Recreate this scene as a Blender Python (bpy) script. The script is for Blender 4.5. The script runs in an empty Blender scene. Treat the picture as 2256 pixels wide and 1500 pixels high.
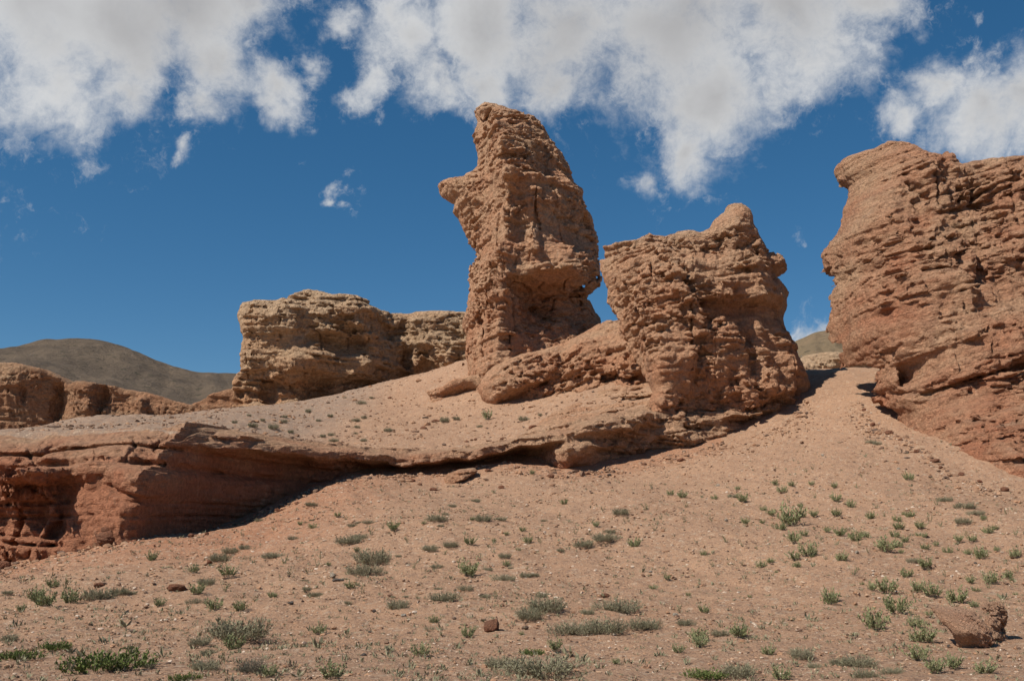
import bpy, math, time
import numpy as np
T0 = time.time()
scene = bpy.context.scene
R = math.radians

# ------------------------------------------------------------------ camera
F_PX, CX, CY = 2193.0, 1128.0, 750.0         # photograph pixels, 35 mm lens on 36 mm
PITCH, EYE = R(10.0), 1.7
cam_d = bpy.data.cameras.new("camera")
cam_d.sensor_fit = 'HORIZONTAL'; cam_d.sensor_width = 36.0; cam_d.lens = 35.0
cam_d.clip_start = 0.1; cam_d.clip_end = 6000
cam = bpy.data.objects.new("camera", cam_d)
cam.location = (0, 0, EYE); cam.rotation_euler = (R(90) + PITCH, 0, 0)
scene.collection.objects.link(cam); scene.camera = cam

# ------------------------------------------------------------------ sun, exposure
TO_SUN = np.array((-0.64, -0.42, 0.90)); TO_SUN /= np.linalg.norm(TO_SUN)
SUN_EL = math.asin(TO_SUN[2]); SUN_ROT = math.atan2(TO_SUN[0], TO_SUN[1])
sun_d = bpy.data.lights.new("sun", 'SUN'); sun_d.energy = 4.9; sun_d.angle = R(0.5)
sun_d.color = (1.0, 0.95, 0.87)
sun = bpy.data.objects.new("sun", sun_d); scene.collection.objects.link(sun)
from mathutils import Vector
sun.rotation_euler = Vector(TO_SUN).to_track_quat('Z', 'Y').to_euler()
sun.location = (-40, -30, 60)
vs = scene.view_settings
vs.view_transform = 'Standard'; vs.look = 'None'; vs.exposure = 0.12; vs.gamma = 1.0
scene.cycles.max_bounces = 5; scene.cycles.diffuse_bounces = 3
scene.cycles.transparent_max_bounces = 4

def ray(px, py):
    c, s = math.cos(PITCH), math.sin(PITCH)
    u, v = (px - CX) / F_PX, (CY - py) / F_PX
    return np.array((u, c - s * v, s + c * v))

def wp(px, py, Y):
    d = ray(px, py); t = Y / d[1]
    return np.array((d[0] * t, Y, EYE + d[2] * t))

# ------------------------------------------------------------------ node helpers
def nn(nt, typ, **kw):
    n = nt.nodes.new(typ)
    for k, v in kw.items():
        if k.startswith('i_'):
            key = k[2:]; key = int(key) if key.isdigit() else key
            n.inputs[key].default_value = v
        else:
            setattr(n, k, v)
    return n
def mth(nt, op, a, b=None, c=None, clamp=False):
    n = nt.nodes.new('ShaderNodeMath'); n.operation = op; n.use_clamp = clamp
    for i, v in enumerate((a, b, c)):
        if v is None: continue
        if isinstance(v, (int, float)): n.inputs[i].default_value = v
        else: nt.links.new(v, n.inputs[i])
    return n.outputs[0]
def mixc(nt, fac, a, b, blend='MIX'):
    n = nt.nodes.new('ShaderNodeMix'); n.data_type = 'RGBA'; n.blend_type = blend
    for sock, v in ((n.inputs[0], fac), (n.inputs[6], a), (n.inputs[7], b)):
        if isinstance(v, (int, float)): sock.default_value = v
        elif isinstance(v, tuple): sock.default_value = (*v, 1)
        else: nt.links.new(v, sock)
    return n.outputs[2]
def sstep(nt, v, lo, hi, a=0.0, b=1.0):
    n = nt.nodes.new('ShaderNodeMapRange'); n.interpolation_type = 'SMOOTHSTEP'
    nt.links.new(v, n.inputs[0])
    n.inputs[1].default_value = lo; n.inputs[2].default_value = hi
    n.inputs[3].default_value = a; n.inputs[4].default_value = b
    return n.outputs[0]
def noise(nt, vec, scale, detail=4, rough=0.55, dist=0.0):
    n = nt.nodes.new('ShaderNodeTexNoise')
    n.inputs['Scale'].default_value = scale; n.inputs['Detail'].default_value = detail
    n.inputs['Roughness'].default_value = rough; n.inputs['Distortion'].default_value = dist
    if vec is not None: nt.links.new(vec, n.inputs['Vector'])
    return n
def voro(nt, vec, scale, rnd=1.0):
    n = nt.nodes.new('ShaderNodeTexVoronoi'); n.inputs['Scale'].default_value = scale
    n.inputs['Randomness'].default_value = rnd
    nt.links.new(vec, n.inputs['Vector']); return n

# ------------------------------------------------------------------ world: sky with clouds
world = bpy.data.worlds.new("World"); scene.world = world; world.use_nodes = True
wt = world.node_tree; wt.nodes.clear()
SKY_STRENGTH = 0.085
sky = nn(wt, 'ShaderNodeTexSky', sky_type='NISHITA', sun_disc=False)
sky.sun_elevation = SUN_EL; sky.sun_rotation = SUN_ROT
sky.altitude = 3000; sky.air_density = 1.0; sky.dust_density = 0.0; sky.ozone_density = 3.0
geo = nn(wt, 'ShaderNodeNewGeometry')
D0 = nn(wt, 'ShaderNodeVectorMath', operation='SCALE'); D0.inputs['Scale'].default_value = -1
wt.links.new(geo.outputs['Incoming'], D0.inputs[0]); Dv = D0.outputs[0]
def wadd(v, nscale, amp, detail=3):
    n = noise(wt, v, nscale, detail, 0.6)
    s = nn(wt, 'ShaderNodeVectorMath', operation='SUBTRACT'); wt.links.new(n.outputs['Color'], s.inputs[0])
    s.inputs[1].default_value = (.5, .5, .5)
    m = nn(wt, 'ShaderNodeVectorMath', operation='SCALE'); wt.links.new(s.outputs[0], m.inputs[0]); m.inputs['Scale'].default_value = amp
    a = nn(wt, 'ShaderNodeVectorMath', operation='ADD'); wt.links.new(v, a.inputs[0]); wt.links.new(m.outputs[0], a.inputs[1])
    return a.outputs[0]
Dw = wadd(wadd(Dv, 4.5, 0.09, 2), 16.0, 0.075, 7)
CLOUDS = [(60, 40, 300, 1), (260, 40, 260, 1), (430, 0, 210, 1), (120, 210, 150, 1), (270, 230, 100, .95), (560, 0, 120, .95),
          (480, 160, 125, .84), (610, 200, 105, .82), (450, 260, 95, .74), (580, 90, 100, .70), (640, 30, 75, .66), (700, 130, 70, .6), (420, 350, 50, .5), (30, 385, 70, .5),
          (1060, 30, 190, 1), (1260, 60, 210, 1), (1500, 40, 280, 1), (1760, 30, 220, 1), (1930, 0, 130, .9), (1070, 160, 110, .95),
          (1560, 220, 170, 1), (1530, 330, 95, .85), (1690, 210, 120, .85), (1230, 170, 110, .9), (880, 100, 150, .86), (850, 30, 110, .75), (800, 190, 95, .74),
          (950, 160, 130, .86), (1450, 390, 80, .55), (740, 40, 80, .62), (755, 455, 48, .78), (735, 485, 36, .66),
          (2150, 270, 125, .98), (2250, 230, 115, 1), (1960, 250, 85, .74), (2050, 200, 90, .8), (2130, 40, 50, .42),
          (1790, 760, 80, 1), (1800, 510, 45, .5),
          (3000, 150, 330, 1), (-500, 200, 400, 1), (3300, -200, 500, 1), (-200, -500, 400, 1), (1500, -700, 450, 1)]
M = None
for px, py, r, w in CLOUDS:
    d = ray(px, py); d = d / np.linalg.norm(d)
    rr = r / F_PX * .95
    n = nn(wt, 'ShaderNodeVectorMath', operation='DISTANCE'); wt.links.new(Dw, n.inputs[0]); n.inputs[1].default_value = tuple(d)
    m = mth(wt, 'MULTIPLY_ADD', n.outputs['Value'], -1.0 / rr, w)
    M = m if M is None else mth(wt, 'SMOOTH_MAX', M, m, 0.22)
Dm = wadd(Dv, 12.0, 0.05, 5)
fb = noise(wt, Dm, 18, 12, 0.66, 0.0).outputs['Fac']
fb2 = noise(wt, Dm, 4.5, 4, 0.5, 0.0).outputs['Fac']
Mx = mth(wt, 'MINIMUM', M, 0.75)
dens = mth(wt, 'ADD', Mx, mth(wt, 'MULTIPLY', mth(wt, 'SUBTRACT', fb, 0.5), 1.45))
cover = sstep(wt, dens, -0.02, 0.82)
Dh = wadd(Dv, 7.0, 0.16, 6)
fb3 = noise(wt, Dh, 34, 9, 0.68, 0.0).outputs['Fac']
veil = sstep(wt, mth(wt, 'ADD', M, mth(wt, 'MULTIPLY', mth(wt, 'SUBTRACT', fb3, 0.5), 3.4)), 0.0, 1.3, 0, .75)
cover = mth(wt, 'SUBTRACT', 1.0, mth(wt, 'MULTIPLY', mth(wt, 'SUBTRACT', 1.0, cover), mth(wt, 'SUBTRACT', 1.0, veil)))
thick = sstep(wt, mth(wt, 'ADD', M, mth(wt, 'MULTIPLY', mth(wt, 'SUBTRACT', fb2, 0.5), 1.5)), 0.1, 1.25)
CB = 1.0 / SKY_STRENGTH
ccol = mixc(wt, thick, (0.62 * CB, 0.63 * CB, 0.64 * CB), (0.375 * CB, 0.373 * CB, 0.38 * CB))
hs = nn(wt, 'ShaderNodeHueSaturation'); gm = nn(wt, 'ShaderNodeGamma', i_Gamma=0.78); wt.links.new(sky.outputs[0], gm.inputs[0]); wt.links.new(gm.outputs[0], hs.inputs['Color'])
hs.inputs['Saturation'].default_value = 1.42; hs.inputs['Hue'].default_value = 0.495; hs.inputs['Value'].default_value = 1.27
skyc = mixc(wt, cover, hs.outputs[0], ccol)
bg = nn(wt, 'ShaderNodeBackground', i_Strength=SKY_STRENGTH); wt.links.new(skyc, bg.inputs[0])
wo = nn(wt, 'ShaderNodeOutputWorld'); wt.links.new(bg.outputs[0], wo.inputs[0])

# ------------------------------------------------------------------ generic helpers
def link(o): scene.collection.objects.link(o); return o
def tag(o, label=None, cat=None, group=None, kind=None):
    if label: o['label'] = label
    if cat: o['category'] = cat
    if group: o['group'] = group
    o['kind'] = kind or 'thing'
    return o
def mesh_np(name, V, Fc, mat, attrs=None, smooth=True, loc=None, loops=4):
    V = np.asarray(V, np.float32)
    if loc is not None: V = V - np.asarray(loc, np.float32)
    Fc = np.asarray(Fc, np.int32)
    me = bpy.data.meshes.new(name)
    me.vertices.add(len(V)); me.vertices.foreach_set('co', V.ravel())
    me.loops.add(Fc.size); me.loops.foreach_set('vertex_index', Fc.ravel())
    me.polygons.add(len(Fc)); me.polygons.foreach_set('loop_start', np.arange(0, Fc.size, loops, dtype=np.int32))
    me.polygons.foreach_set('loop_total', np.full(len(Fc), loops, np.int32))
    me.polygons.foreach_set('use_smooth', np.full(len(Fc), smooth, bool))
    for k, a in (attrs or {}).items():
        at_ = me.attributes.new(k, 'FLOAT', 'POINT'); at_.data.foreach_set('value', np.asarray(a, np.float32))
    me.update(calc_edges=True); me.validate()
    for m in (mat if isinstance(mat, (list, tuple)) else [mat]): me.materials.append(m)
    o = bpy.data.objects.new(name, me)
    if loc is not None: o.location = loc
    return link(o)

class TPS:
    def __init__(s, P, v, smooth=0.05):
        P = np.asarray(P, float); v = np.asarray(v, float); n = len(P)
        s.mu = P.mean(0); s.sc = P.std() + 1e-9; s.P = (P - s.mu) / s.sc
        K = s.k(s.P[:, None] - s.P[None]); K[np.arange(n), np.arange(n)] += smooth * 0.02
        Q = np.c_[np.ones(n), s.P]
        A = np.block([[K, Q], [Q.T, np.zeros((3, 3))]])
        s.w = np.linalg.lstsq(A, np.r_[v, 0, 0, 0], rcond=None)[0]
    @staticmethod
    def k(d):
        r2 = (d ** 2).sum(-1) + 1e-12
        return 0.5 * r2 * np.log(r2)
    def __call__(s, X, Y):
        X = np.asarray(X, float); sh = X.shape
        p = (np.c_[X.ravel(), np.asarray(Y, float).ravel()] - s.mu) / s.sc
        out = s.w[-3] + p @ s.w[-2:]
        for i in range(len(s.P)):
            r2 = ((p - s.P[i]) ** 2).sum(1) + 1e-12
            out += s.w[i] * 0.5 * r2 * np.log(r2)
        return out.reshape(sh)

def smooth01(t): t = np.clip(t, 0, 1); return t * t * (3 - 2 * t)

def wmat(n, sp, rng):
    p = np.arange(n) / sp + rng.random()
    b = np.floor(p).astype(int); f = p - b; m = b.max() + 4
    W = np.zeros((n, m), np.float32); i = np.arange(n)
    W[i, b] = (1 - f) ** 3 / 6; W[i, b + 1] = (3 * f ** 3 - 6 * f ** 2 + 4) / 6
    W[i, b + 2] = (-3 * f ** 3 + 3 * f ** 2 + 3 * f + 1) / 6; W[i, b + 3] = f ** 3 / 6
    return W
def lat(shape, sp, rng):
    """smooth lattice noise, unit deviation; sp = lattice spacing in cells per axis"""
    if isinstance(sp, (int, float)): sp = (sp,) * len(shape)
    Ws = [wmat(n, s_, rng) for n, s_ in zip(shape, sp)]
    L = rng.standard_normal([w.shape[1] for w in Ws]).astype(np.float32)
    for ax, w in enumerate(Ws):
        L = np.moveaxis(np.tensordot(w, L, (1, ax)), 0, ax)
    return L / (0.692 ** len(shape))

def surface_nets(F):
    S = F < 0
    nx, ny, nz = F.shape
    cnt = np.zeros((nx - 1, ny - 1, nz - 1), np.int8)
    C = [(a, b, c) for a in (0, 1) for b in (0, 1) for c in (0, 1)]
    for a, b, c in C: cnt += S[a:nx - 1 + a, b:ny - 1 + b, c:nz - 1 + c]
    act = (cnt > 0) & (cnt < 8)
    I = np.argwhere(act); n = len(I)
    fv = {c: F[I[:, 0] + c[0], I[:, 1] + c[1], I[:, 2] + c[2]] for c in C}
    pos = np.zeros((n, 3)); k = np.zeros(n)
    for i, a in enumerate(C):
        for b in C[i + 1:]:
            if sum(abs(x - y) for x, y in zip(a, b)) != 1: continue
            fa, fb_ = fv[a], fv[b]; cr = (fa < 0) != (fb_ < 0)
            t = np.where(cr, fa / np.where(cr, fa - fb_, 1), 0)[:, None]
            pos += cr[:, None] * (np.array(a) + t * (np.array(b) - np.array(a))); k += cr
    V = I + pos / k[:, None]
    idx = np.full(act.shape, -1, np.int32); idx[act] = np.arange(n)
    Q = []
    for ax in range(3):
        o1, o2 = [(1, 2), (2, 0), (0, 1)][ax]
        sl0 = [slice(None)] * 3; sl1 = [slice(None)] * 3
        sl0[ax] = slice(0, -1); sl1[ax] = slice(1, None)
        A, B = S[tuple(sl0)], S[tuple(sl1)]
        E = np.argwhere(A != B); 
        lim = F.shape
        ok = (E[:, o1] > 0) & (E[:, o1] < lim[o1] - 1) & (E[:, o2] > 0) & (E[:, o2] < lim[o2] - 1)
        E = E[ok]; flip = B[E[:, 0], E[:, 1], E[:, 2]]
        d1 = np.zeros(3, int); d1[o1] = 1; d2 = np.zeros(3, int); d2[o2] = 1
        g = lambda X: idx[X[:, 0], X[:, 1], X[:, 2]]
        q = np.stack([g(E - d1 - d2), g(E - d2), g(E), g(E - d1)], 1)
        q[flip] = q[flip][:, ::-1]
        Q.append(q)
    return V, np.concatenate(Q)

def keep_largest(V, Q):
    n = len(V); lab = np.arange(n)
    E = np.concatenate([Q[:, [0, 1]], Q[:, [1, 2]], Q[:, [2, 3]]])
    for _ in range(200):
        m = np.minimum(lab[E[:, 0]], lab[E[:, 1]])
        new = lab.copy(); np.minimum.at(new, E[:, 0], m); np.minimum.at(new, E[:, 1], m)
        new = new[new]; new = new[new]
        if (new == lab).all(): break
        lab = new
    c = np.bincount(lab, minlength=n); keep = lab == c.argmax()
    mp = np.cumsum(keep) - 1
    return V[keep], mp[Q[keep[Q[:, 0]]]]

def poly_sdf(X, Z, P):
    d = np.full(X.shape, 1e9); ins = np.zeros(X.shape, bool)
    n = len(P)
    for i in range(n):
        (ax, az), (bx, bz) = P[i], P[(i + 1) % n]
        ex, ez = bx - ax, bz - az; L = ex * ex + ez * ez + 1e-12
        t = np.clip(((X - ax) * ex + (Z - az) * ez) / L, 0, 1)
        d = np.minimum(d, (X - ax - t * ex) ** 2 + (Z - az - t * ez) ** 2)
        if abs(ez) > 1e-9:
            c = ((az > Z) != (bz > Z)) & (X < ex * (Z - az) / ez + ax); ins ^= c
    d = np.sqrt(d); return np.where(ins, -d, d)

def hsh(i, j, k, sd):
    h = (i.astype(np.uint32) * np.uint32(374761393) + j.astype(np.uint32) * np.uint32(668265263) + k.astype(np.uint32) * np.uint32(2147483647) + np.uint32(sd) * np.uint32(1274126177))
    h = (h ^ (h >> np.uint32(13))) * np.uint32(1274126177); h = (h ^ (h >> np.uint32(16))) * np.uint32(2246822519); return h ^ (h >> np.uint32(13))
def worley(p, sd):
    if len(p) > 30000:
        r = [worley(p[i:i + 30000], sd) for i in range(0, len(p), 30000)]
        return np.concatenate([a for a, _ in r]), np.concatenate([b for _, b in r])
    """blocky fracture: value of the nearest cell and distance to the joint between cells"""
    b = np.floor(p).astype(np.int32); f1 = np.full(len(p), 9., np.float32); f2 = f1.copy(); val = np.zeros(len(p), np.float32)
    for di in (-1, 0, 1):
        for dj in (-1, 0, 1):
            for dk in (-1, 0, 1):
                c = b + np.array((di, dj, dk), np.int32)
                h = hsh(c[:, 0], c[:, 1], c[:, 2], sd)
                q = np.stack([(h & np.uint32(1023)), (h >> np.uint32(10)) & np.uint32(1023), (h >> np.uint32(20)) & np.uint32(1023)], 1).astype(np.float32) / 1023
                d = ((c + .08 + .84 * q - p) ** 2).sum(1)
                new = d < f1
                f2 = np.where(new, f1, np.minimum(f2, d)); f1 = np.where(new, d, f1)
                val = np.where(new, ((h >> np.uint32(7)) & np.uint32(255)).astype(np.float32) / 127.5 - 1, val)
    return val, np.sqrt(f2) - np.sqrt(f1)

def smax(a, b, k):
    h = np.maximum(k - np.abs(a - b), 0) / k
    return np.maximum(a, b) + h * h * k * 0.25

# ------------------------------------------------------------------ materials
def new_mat(name, rough=0.9):
    m = bpy.data.materials.new(name); m.use_nodes = True; nt = m.node_tree
    b = nt.nodes['Principled BSDF']; b.inputs['Roughness'].default_value = rough
    b.inputs['Specular IOR Level'].default_value = 0.15
    return m, nt, b
def rock_mat(name, buff, red, dark, pale, sc=1.0, grain=1.0):
    m, nt, b = new_mat(name, 0.95)
    pos = nn(nt, 'ShaderNodeNewGeometry').outputs['Position']
    bed = nn(nt, 'ShaderNodeAttribute', attribute_name='bed').outputs['Fac']
    red_a = nn(nt, 'ShaderNodeAttribute', attribute_name='red').outputs['Fac']
    sx = nn(nt, 'ShaderNodeSeparateXYZ'); nt.links.new(pos, sx.inputs[0])
    cb = nn(nt, 'ShaderNodeCombineXYZ')
    nt.links.new(mth(nt, 'MULTIPLY', sx.outputs[0], 0.10), cb.inputs[0])
    nt.links.new(mth(nt, 'MULTIPLY', sx.outputs[1], 0.10), cb.inputs[1]); nt.links.new(bed, cb.inputs[2])
    nl = noise(nt, pos, 0.45 * sc, 5, 0.6).outputs['Fac']
    band = noise(nt, cb.outputs[0], 1.3 * sc, 5, 0.7).outputs['Fac']
    band2 = noise(nt, cb.outputs[0], 4.0 * sc, 4, 0.6).outputs['Fac']
    f = mth(nt, 'ADD', red_a, mth(nt, 'ADD', mth(nt, 'MULTIPLY', mth(nt, 'SUBTRACT', nl, .5), 2.0),
                                  mth(nt, 'MULTIPLY', mth(nt, 'SUBTRACT', band, .5), 1.9)), clamp=True)
    c = mixc(nt, f, buff, red)
    nm = noise(nt, pos, 2.2 * sc, 6, 0.65).outputs['Fac']
    c = mixc(nt, sstep(nt, mth(nt, 'ADD', nm, mth(nt, 'MULTIPLY', mth(nt, 'SUBTRACT', band2, .5), .8)), .54, .80, 0, .65), c, dark)
    c = mixc(nt, sstep(nt, band2, .58, .75, 0, .45), c, pale)
    cv = nn(nt, 'ShaderNodeCombineXYZ'); nt.links.new(sx.outputs[0], cv.inputs[0]); nt.links.new(sx.outputs[1], cv.inputs[1])
    nt.links.new(mth(nt, 'MULTIPLY', sx.outputs[2], .12), cv.inputs[2])
    stk = noise(nt, cv.outputs[0], 2.4 * sc, 4, .6).outputs['Fac']
    c = mixc(nt, sstep(nt, stk, .56, .72, 0, .5), c, dark)
    c = mixc(nt, sstep(nt, stk, .40, .28, 0, .35), c, pale)
    vo = voro(nt, pos, 9.0 * grain)
    sp = nn(nt, 'ShaderNodeSeparateColor'); nt.links.new(vo.outputs['Color'], sp.inputs[0])
    fine = noise(nt, pos, 28 * grain, 5, 0.7).outputs['Fac']
    val = mth(nt, 'ADD', mth(nt, 'MULTIPLY', sp.outputs[0], 0.34), mth(nt, 'MULTIPLY', fine, 1.3))
    val = mth(nt, 'ADD', val, 0.20)
    c = mixc(nt, 1.0, c, nn_gray(nt, val), 'MULTIPLY')
    nt.links.new(c, b.inputs['Base Color'])
    h = mth(nt, 'ADD', mth(nt, 'MULTIPLY', noise(nt, pos, 5 * grain, 8, 0.72).outputs['Fac'], 0.30),
            mth(nt, 'MULTIPLY', vo.outputs['Distance'], -0.05))
    h = mth(nt, 'ADD', h, mth(nt, 'MULTIPLY', noise(nt, cb.outputs[0], 9, 4, .65).outputs['Fac'], 0.20))
    bp = nn(nt, 'ShaderNodeBump'); bp.inputs['Strength'].default_value = 1.0; bp.inputs['Distance'].default_value = 1.1 / grain ** .5
    nt.links.new(h, bp.inputs['Height']); nt.links.new(bp.outputs[0], b.inputs['Normal'])
    return m
def nn_gray(nt, v):
    c = nn(nt, 'ShaderNodeCombineColor')
    for i in range(3): nt.links.new(v, c.inputs[i])
    return c.outputs[0]

M_ROCK = rock_mat('sandstone', (0.56, 0.345, 0.208), (0.52, 0.260, 0.145), (0.31, 0.175, 0.11), (0.68, 0.47, 0.315))
M_RED = rock_mat('red_sandstone', (0.52, 0.315, 0.190), (0.45, 0.195, 0.107), (0.265, 0.130, 0.078), (0.62, 0.40, 0.26))
M_CANYON = rock_mat('canyon_rock', (0.42, 0.265, 0.158), (0.38, 0.195, 0.107), (0.23, 0.137, 0.086), (0.48, 0.32, 0.20), sc=.7, grain=.6)
M_FARR = rock_mat('buff_sandstone', (0.52, 0.350, 0.215), (0.48, 0.260, 0.138), (0.28, 0.175, 0.107), (0.60, 0.425, 0.275), sc=.7, grain=.6)

def ground_mat():
    m, nt, b = new_mat('gravel_soil', 1.0)
    pos = nn(nt, 'ShaderNodeNewGeometry').outputs['Position']
    red_a = nn(nt, 'ShaderNodeAttribute', attribute_name='red').outputs['Fac']
    gry_a = nn(nt, 'ShaderNodeAttribute', attribute_name='grey').outputs['Fac']
    nl = noise(nt, pos, 0.35, 6, 0.65).outputs['Fac']
    nm = noise(nt, pos, 3.0, 6, 0.7).outputs['Fac']
    c = mixc(nt, sstep(nt, nl, .35, .68), (0.400, 0.235, 0.142), (0.350, 0.202, 0.122))
    c = mixc(nt, sstep(nt, nm, .55, .75, 0, .5), c, (0.44, 0.245, 0.130))
    c = mixc(nt, mth(nt, 'MULTIPLY', red_a, sstep(nt, nm, .3, .6, .5, 1.0)), c, (0.36, 0.160, 0.085))
    c = mixc(nt, mth(nt, 'MULTIPLY', gry_a, sstep(nt, nm, .35, .6, .3, .9)), c, (0.235, 0.18, 0.14))
    for sc_, amt in ((5.0, .4), (13.0, .7), (34.0, .75), (75.0, .6)):
        vo = voro(nt, pos, sc_)
        sp = nn(nt, 'ShaderNodeSeparateColor'); nt.links.new(vo.outputs['Color'], sp.inputs[0])
        stone = mth(nt, 'MULTIPLY', sstep(nt, vo.outputs['Distance'], .5, .3), amt)
        dk = mth(nt, 'MULTIPLY', stone, sstep(nt, sp.outputs[0], .66, .70))
        lt = mth(nt, 'MULTIPLY', stone, sstep(nt, sp.outputs[1], .82, .86))
        c = mixc(nt, dk, c, (0.17, 0.105, 0.072)); c = mixc(nt, lt, c, (0.52, 0.38, 0.265))
    fine = noise(nt, pos, 45, 4, 0.8).outputs['Fac']
    c = mixc(nt, 1.0, c, nn_gray(nt, mth(nt, 'MULTIPLY_ADD', fine, 1.1, .45)), 'MULTIPLY')
    nt.links.new(c, b.inputs['Base Color'])
    h = mth(nt, 'ADD', mth(nt, 'MULTIPLY', noise(nt, pos, 14, 8, 0.78).outputs['Fac'], .16),
            mth(nt, 'MULTIPLY', voro(nt, pos, 22).outputs['Distance'], -.05))
    bp = nn(nt, 'ShaderNodeBump'); bp.inputs['Strength'].default_value = 0.8; bp.inputs['Distance'].default_value = 0.35
    nt.links.new(h, bp.inputs['Height']); nt.links.new(bp.outputs[0], b.inputs['Normal'])
    return m
M_GROUND = ground_mat()

# ------------------------------------------------------------------ ground height
FRONT = [(-300, 1500, 10), (300, 1500, 10), (1128, 1500, 10), (1900, 1500, 10), (2600, 1500, 10),
         (-200, 1400, 14.2), (600, 1400, 14), (1300, 1400, 14), (2100, 1400, 13.8), (2600, 1390, 13.5),
         (0, 1310, 20), (600, 1300, 19.5), (1200, 1300, 19), (1800, 1300, 18.5), (2300, 1290, 17.8),
         (-100, 1255, 28), (60, 1240, 30.2), (230, 1208, 29.2), (330, 1192, 28.7), (400, 1186, 29.6), (500, 1170, 32), (560, 1150, 33),
         (450, 1240, 24.5), (520, 1190, 27.5), (620, 1130, 32), (700, 1095, 34.5), (800, 1056, 38), (850, 1050, 39),
         (600, 1220, 24), (900, 1220, 23.5), (1300, 1210, 23.5), (1700, 1200, 23.5), (2100, 1190, 23), (2400, 1180, 23),
         (800, 1130, 30), (1100, 1120, 30), (1500, 1110, 30.5), (1800, 1090, 30.5), (2100, 1100, 28.5), (2256, 1110, 28),
         (950, 1074, 38), (1020, 1050, 39), (1110, 1026, 40), (1180, 1042, 39), (1260, 1052, 38.3), (1320, 1040, 39), (1380, 1028, 40), (1460, 1020, 40.5), (1550, 1003, 41),
         (1640, 970, 42), (1720, 932, 43), (1775, 888, 45), (1800, 850, 46.5), (1850, 815, 49), (1800, 980, 38), (1850, 900, 43), (1700, 1030, 36),
         (1895, 885, 43), (1930, 925, 40.5), (1990, 955, 38), (2080, 1022, 34), (2170, 1060, 32), (2256, 1088, 30.5), (2450, 1140, 28)]
TERR = [(-200, 955, 34), (0, 955, 34), (150, 948, 34.5), (270, 940, 35.5), (400, 930, 37), (500, 936, 39), (560, 956, 39.5), (640, 970, 40.5), (800, 988, 42), (950, 986, 43),
        (1100, 966, 44), (1200, 944, 44), (1300, 920, 44), (1400, 900, 44.5), (1450, 890, 45),
        (0, 958, 42), (230, 942, 44), (100, 965, 60), (0, 972, 60), (-200, 980, 60), (240, 952, 62), (150, 968, 80), (330, 930, 75), (340, 918, 49), (460, 905, 58), (520, 906, 68), (600, 898, 70), (700, 880, 70), (800, 857, 71), (880, 834, 70), (960, 817, 67), (1015, 806, 63),
        (700, 945, 50), (800, 930, 52), (900, 940, 51), (900, 885, 59), (1050, 915, 51), (1060, 855, 57), (1200, 895, 50.5), (1300, 865, 49.5), (1400, 850, 49),
        (1110, 885, 54), (1230, 850, 54.5), (1300, 800, 56), (1340, 730, 60)]
TERR3 = [(-60, 60, 7.0), (-60, 90, 8.5), (0, 90, 13), (-25, 95, 11.5), (10, 75, 13), (25, 70, 12), (40, 90, 12), (-50, 45, 5.3), (12, 52, 10.5)]
FRONT3 = [(15, 58, 9.6), (18, 75, 9.5), (30, 80, 9.5), (25, 50, 8.5), (30, 35, 4.5), (40, 30, 2.0), (-30, 30, 1.2), (-40, 20, 0.6), (40, 15, 0.3),
          (-30, 8, 0), (30, 8, 0), (0, 5, 0), (0, 0, 0), (-25, 0, 0), (25, 0, 0), (0, -10, 0), (-40, 45, 3), (0, 60, 8), (-20, 60, 6)]
def mk(L, L3):
    P = np.array([wp(*a) for a in L] + [np.array(a, float) for a in L3])
    return TPS(P[:, :2], P[:, 2], 0.02)
ZF, ZT = mk(FRONT, FRONT3), mk(TERR, TERR3)
FACE = np.array([(-300, 33.0), (0, 31.8), (60, 31.2), (200, 30.0), (330, 29.3), (450, 32.6), (560, 34.6), (700, 37.2), (800, 39), (900, 40),
                 (1000, 40.3), (1110, 41), (1180, 40.4), (1250, 39.6), (1330, 40.2), (1400, 41), (1500, 42), (1560, 42.5), (1640, 43.0), (1720, 43.8), (1775, 45.2)])
FX = (FACE[:, 0] - CX) / F_PX * FACE[:, 1] * 1.0
def face_y(x): return np.interp(x, FX, FACE[:, 1])
_rng = np.random.default_rng(11)
WAVES = []
for lam, amp, n in ((9.0, .07, 8), (2.6, .018, 12), (1.1, .010, 16), (0.5, .008, 18)):
    for _ in range(n):
        a = _rng.random() * 6.283; k_ = 6.283 / (lam * (0.7 + .6 * _rng.random()))
        WAVES.append((math.cos(a) * k_, math.sin(a) * k_, _rng.random() * 6.283, amp * 1.6 / math.sqrt(n)))
def bumps(x, y):
    o = 0
    for kx, ky, ph, a in WAVES: o = o + a * np.sin(kx * x + ky * y + ph)
    return o
def height(x, y):
    x = np.asarray(x, float); y = np.asarray(y, float)
    far = smooth01((np.hypot(x * .8, y - 40) - 55) / 40)
    zf, zt = ZF(x, y), ZT(x, y)
    L = np.interp(x, [-60, *FX, 16], [31, *FACE[:, 1], 60]) + 2.3
    w = smooth01((y - L) / 0.7 + .5) * smooth01((14.5 - x) / 3.0)
    z = zf + (zt - zf) * w
    z = z * (1 - far) + np.where(y > 40, 6.0, 0.0) * far
    return np.clip(z, -2, 18) + bumps(x, y) * (0.5 + 0.5 * smooth01((y - 9) / 15))
def at(px, py, tmax=90):
    d = ray(px, py); d = d / d[1]
    Y = np.arange(6, tmax, .05)
    z = height(d[0] * Y, Y); zr = EYE + d[2] * Y
    k = np.argmax(z >= zr)
    if k == 0: k = len(Y) - 1
    return np.array((d[0] * Y[k], Y[k], z[k]))

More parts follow.
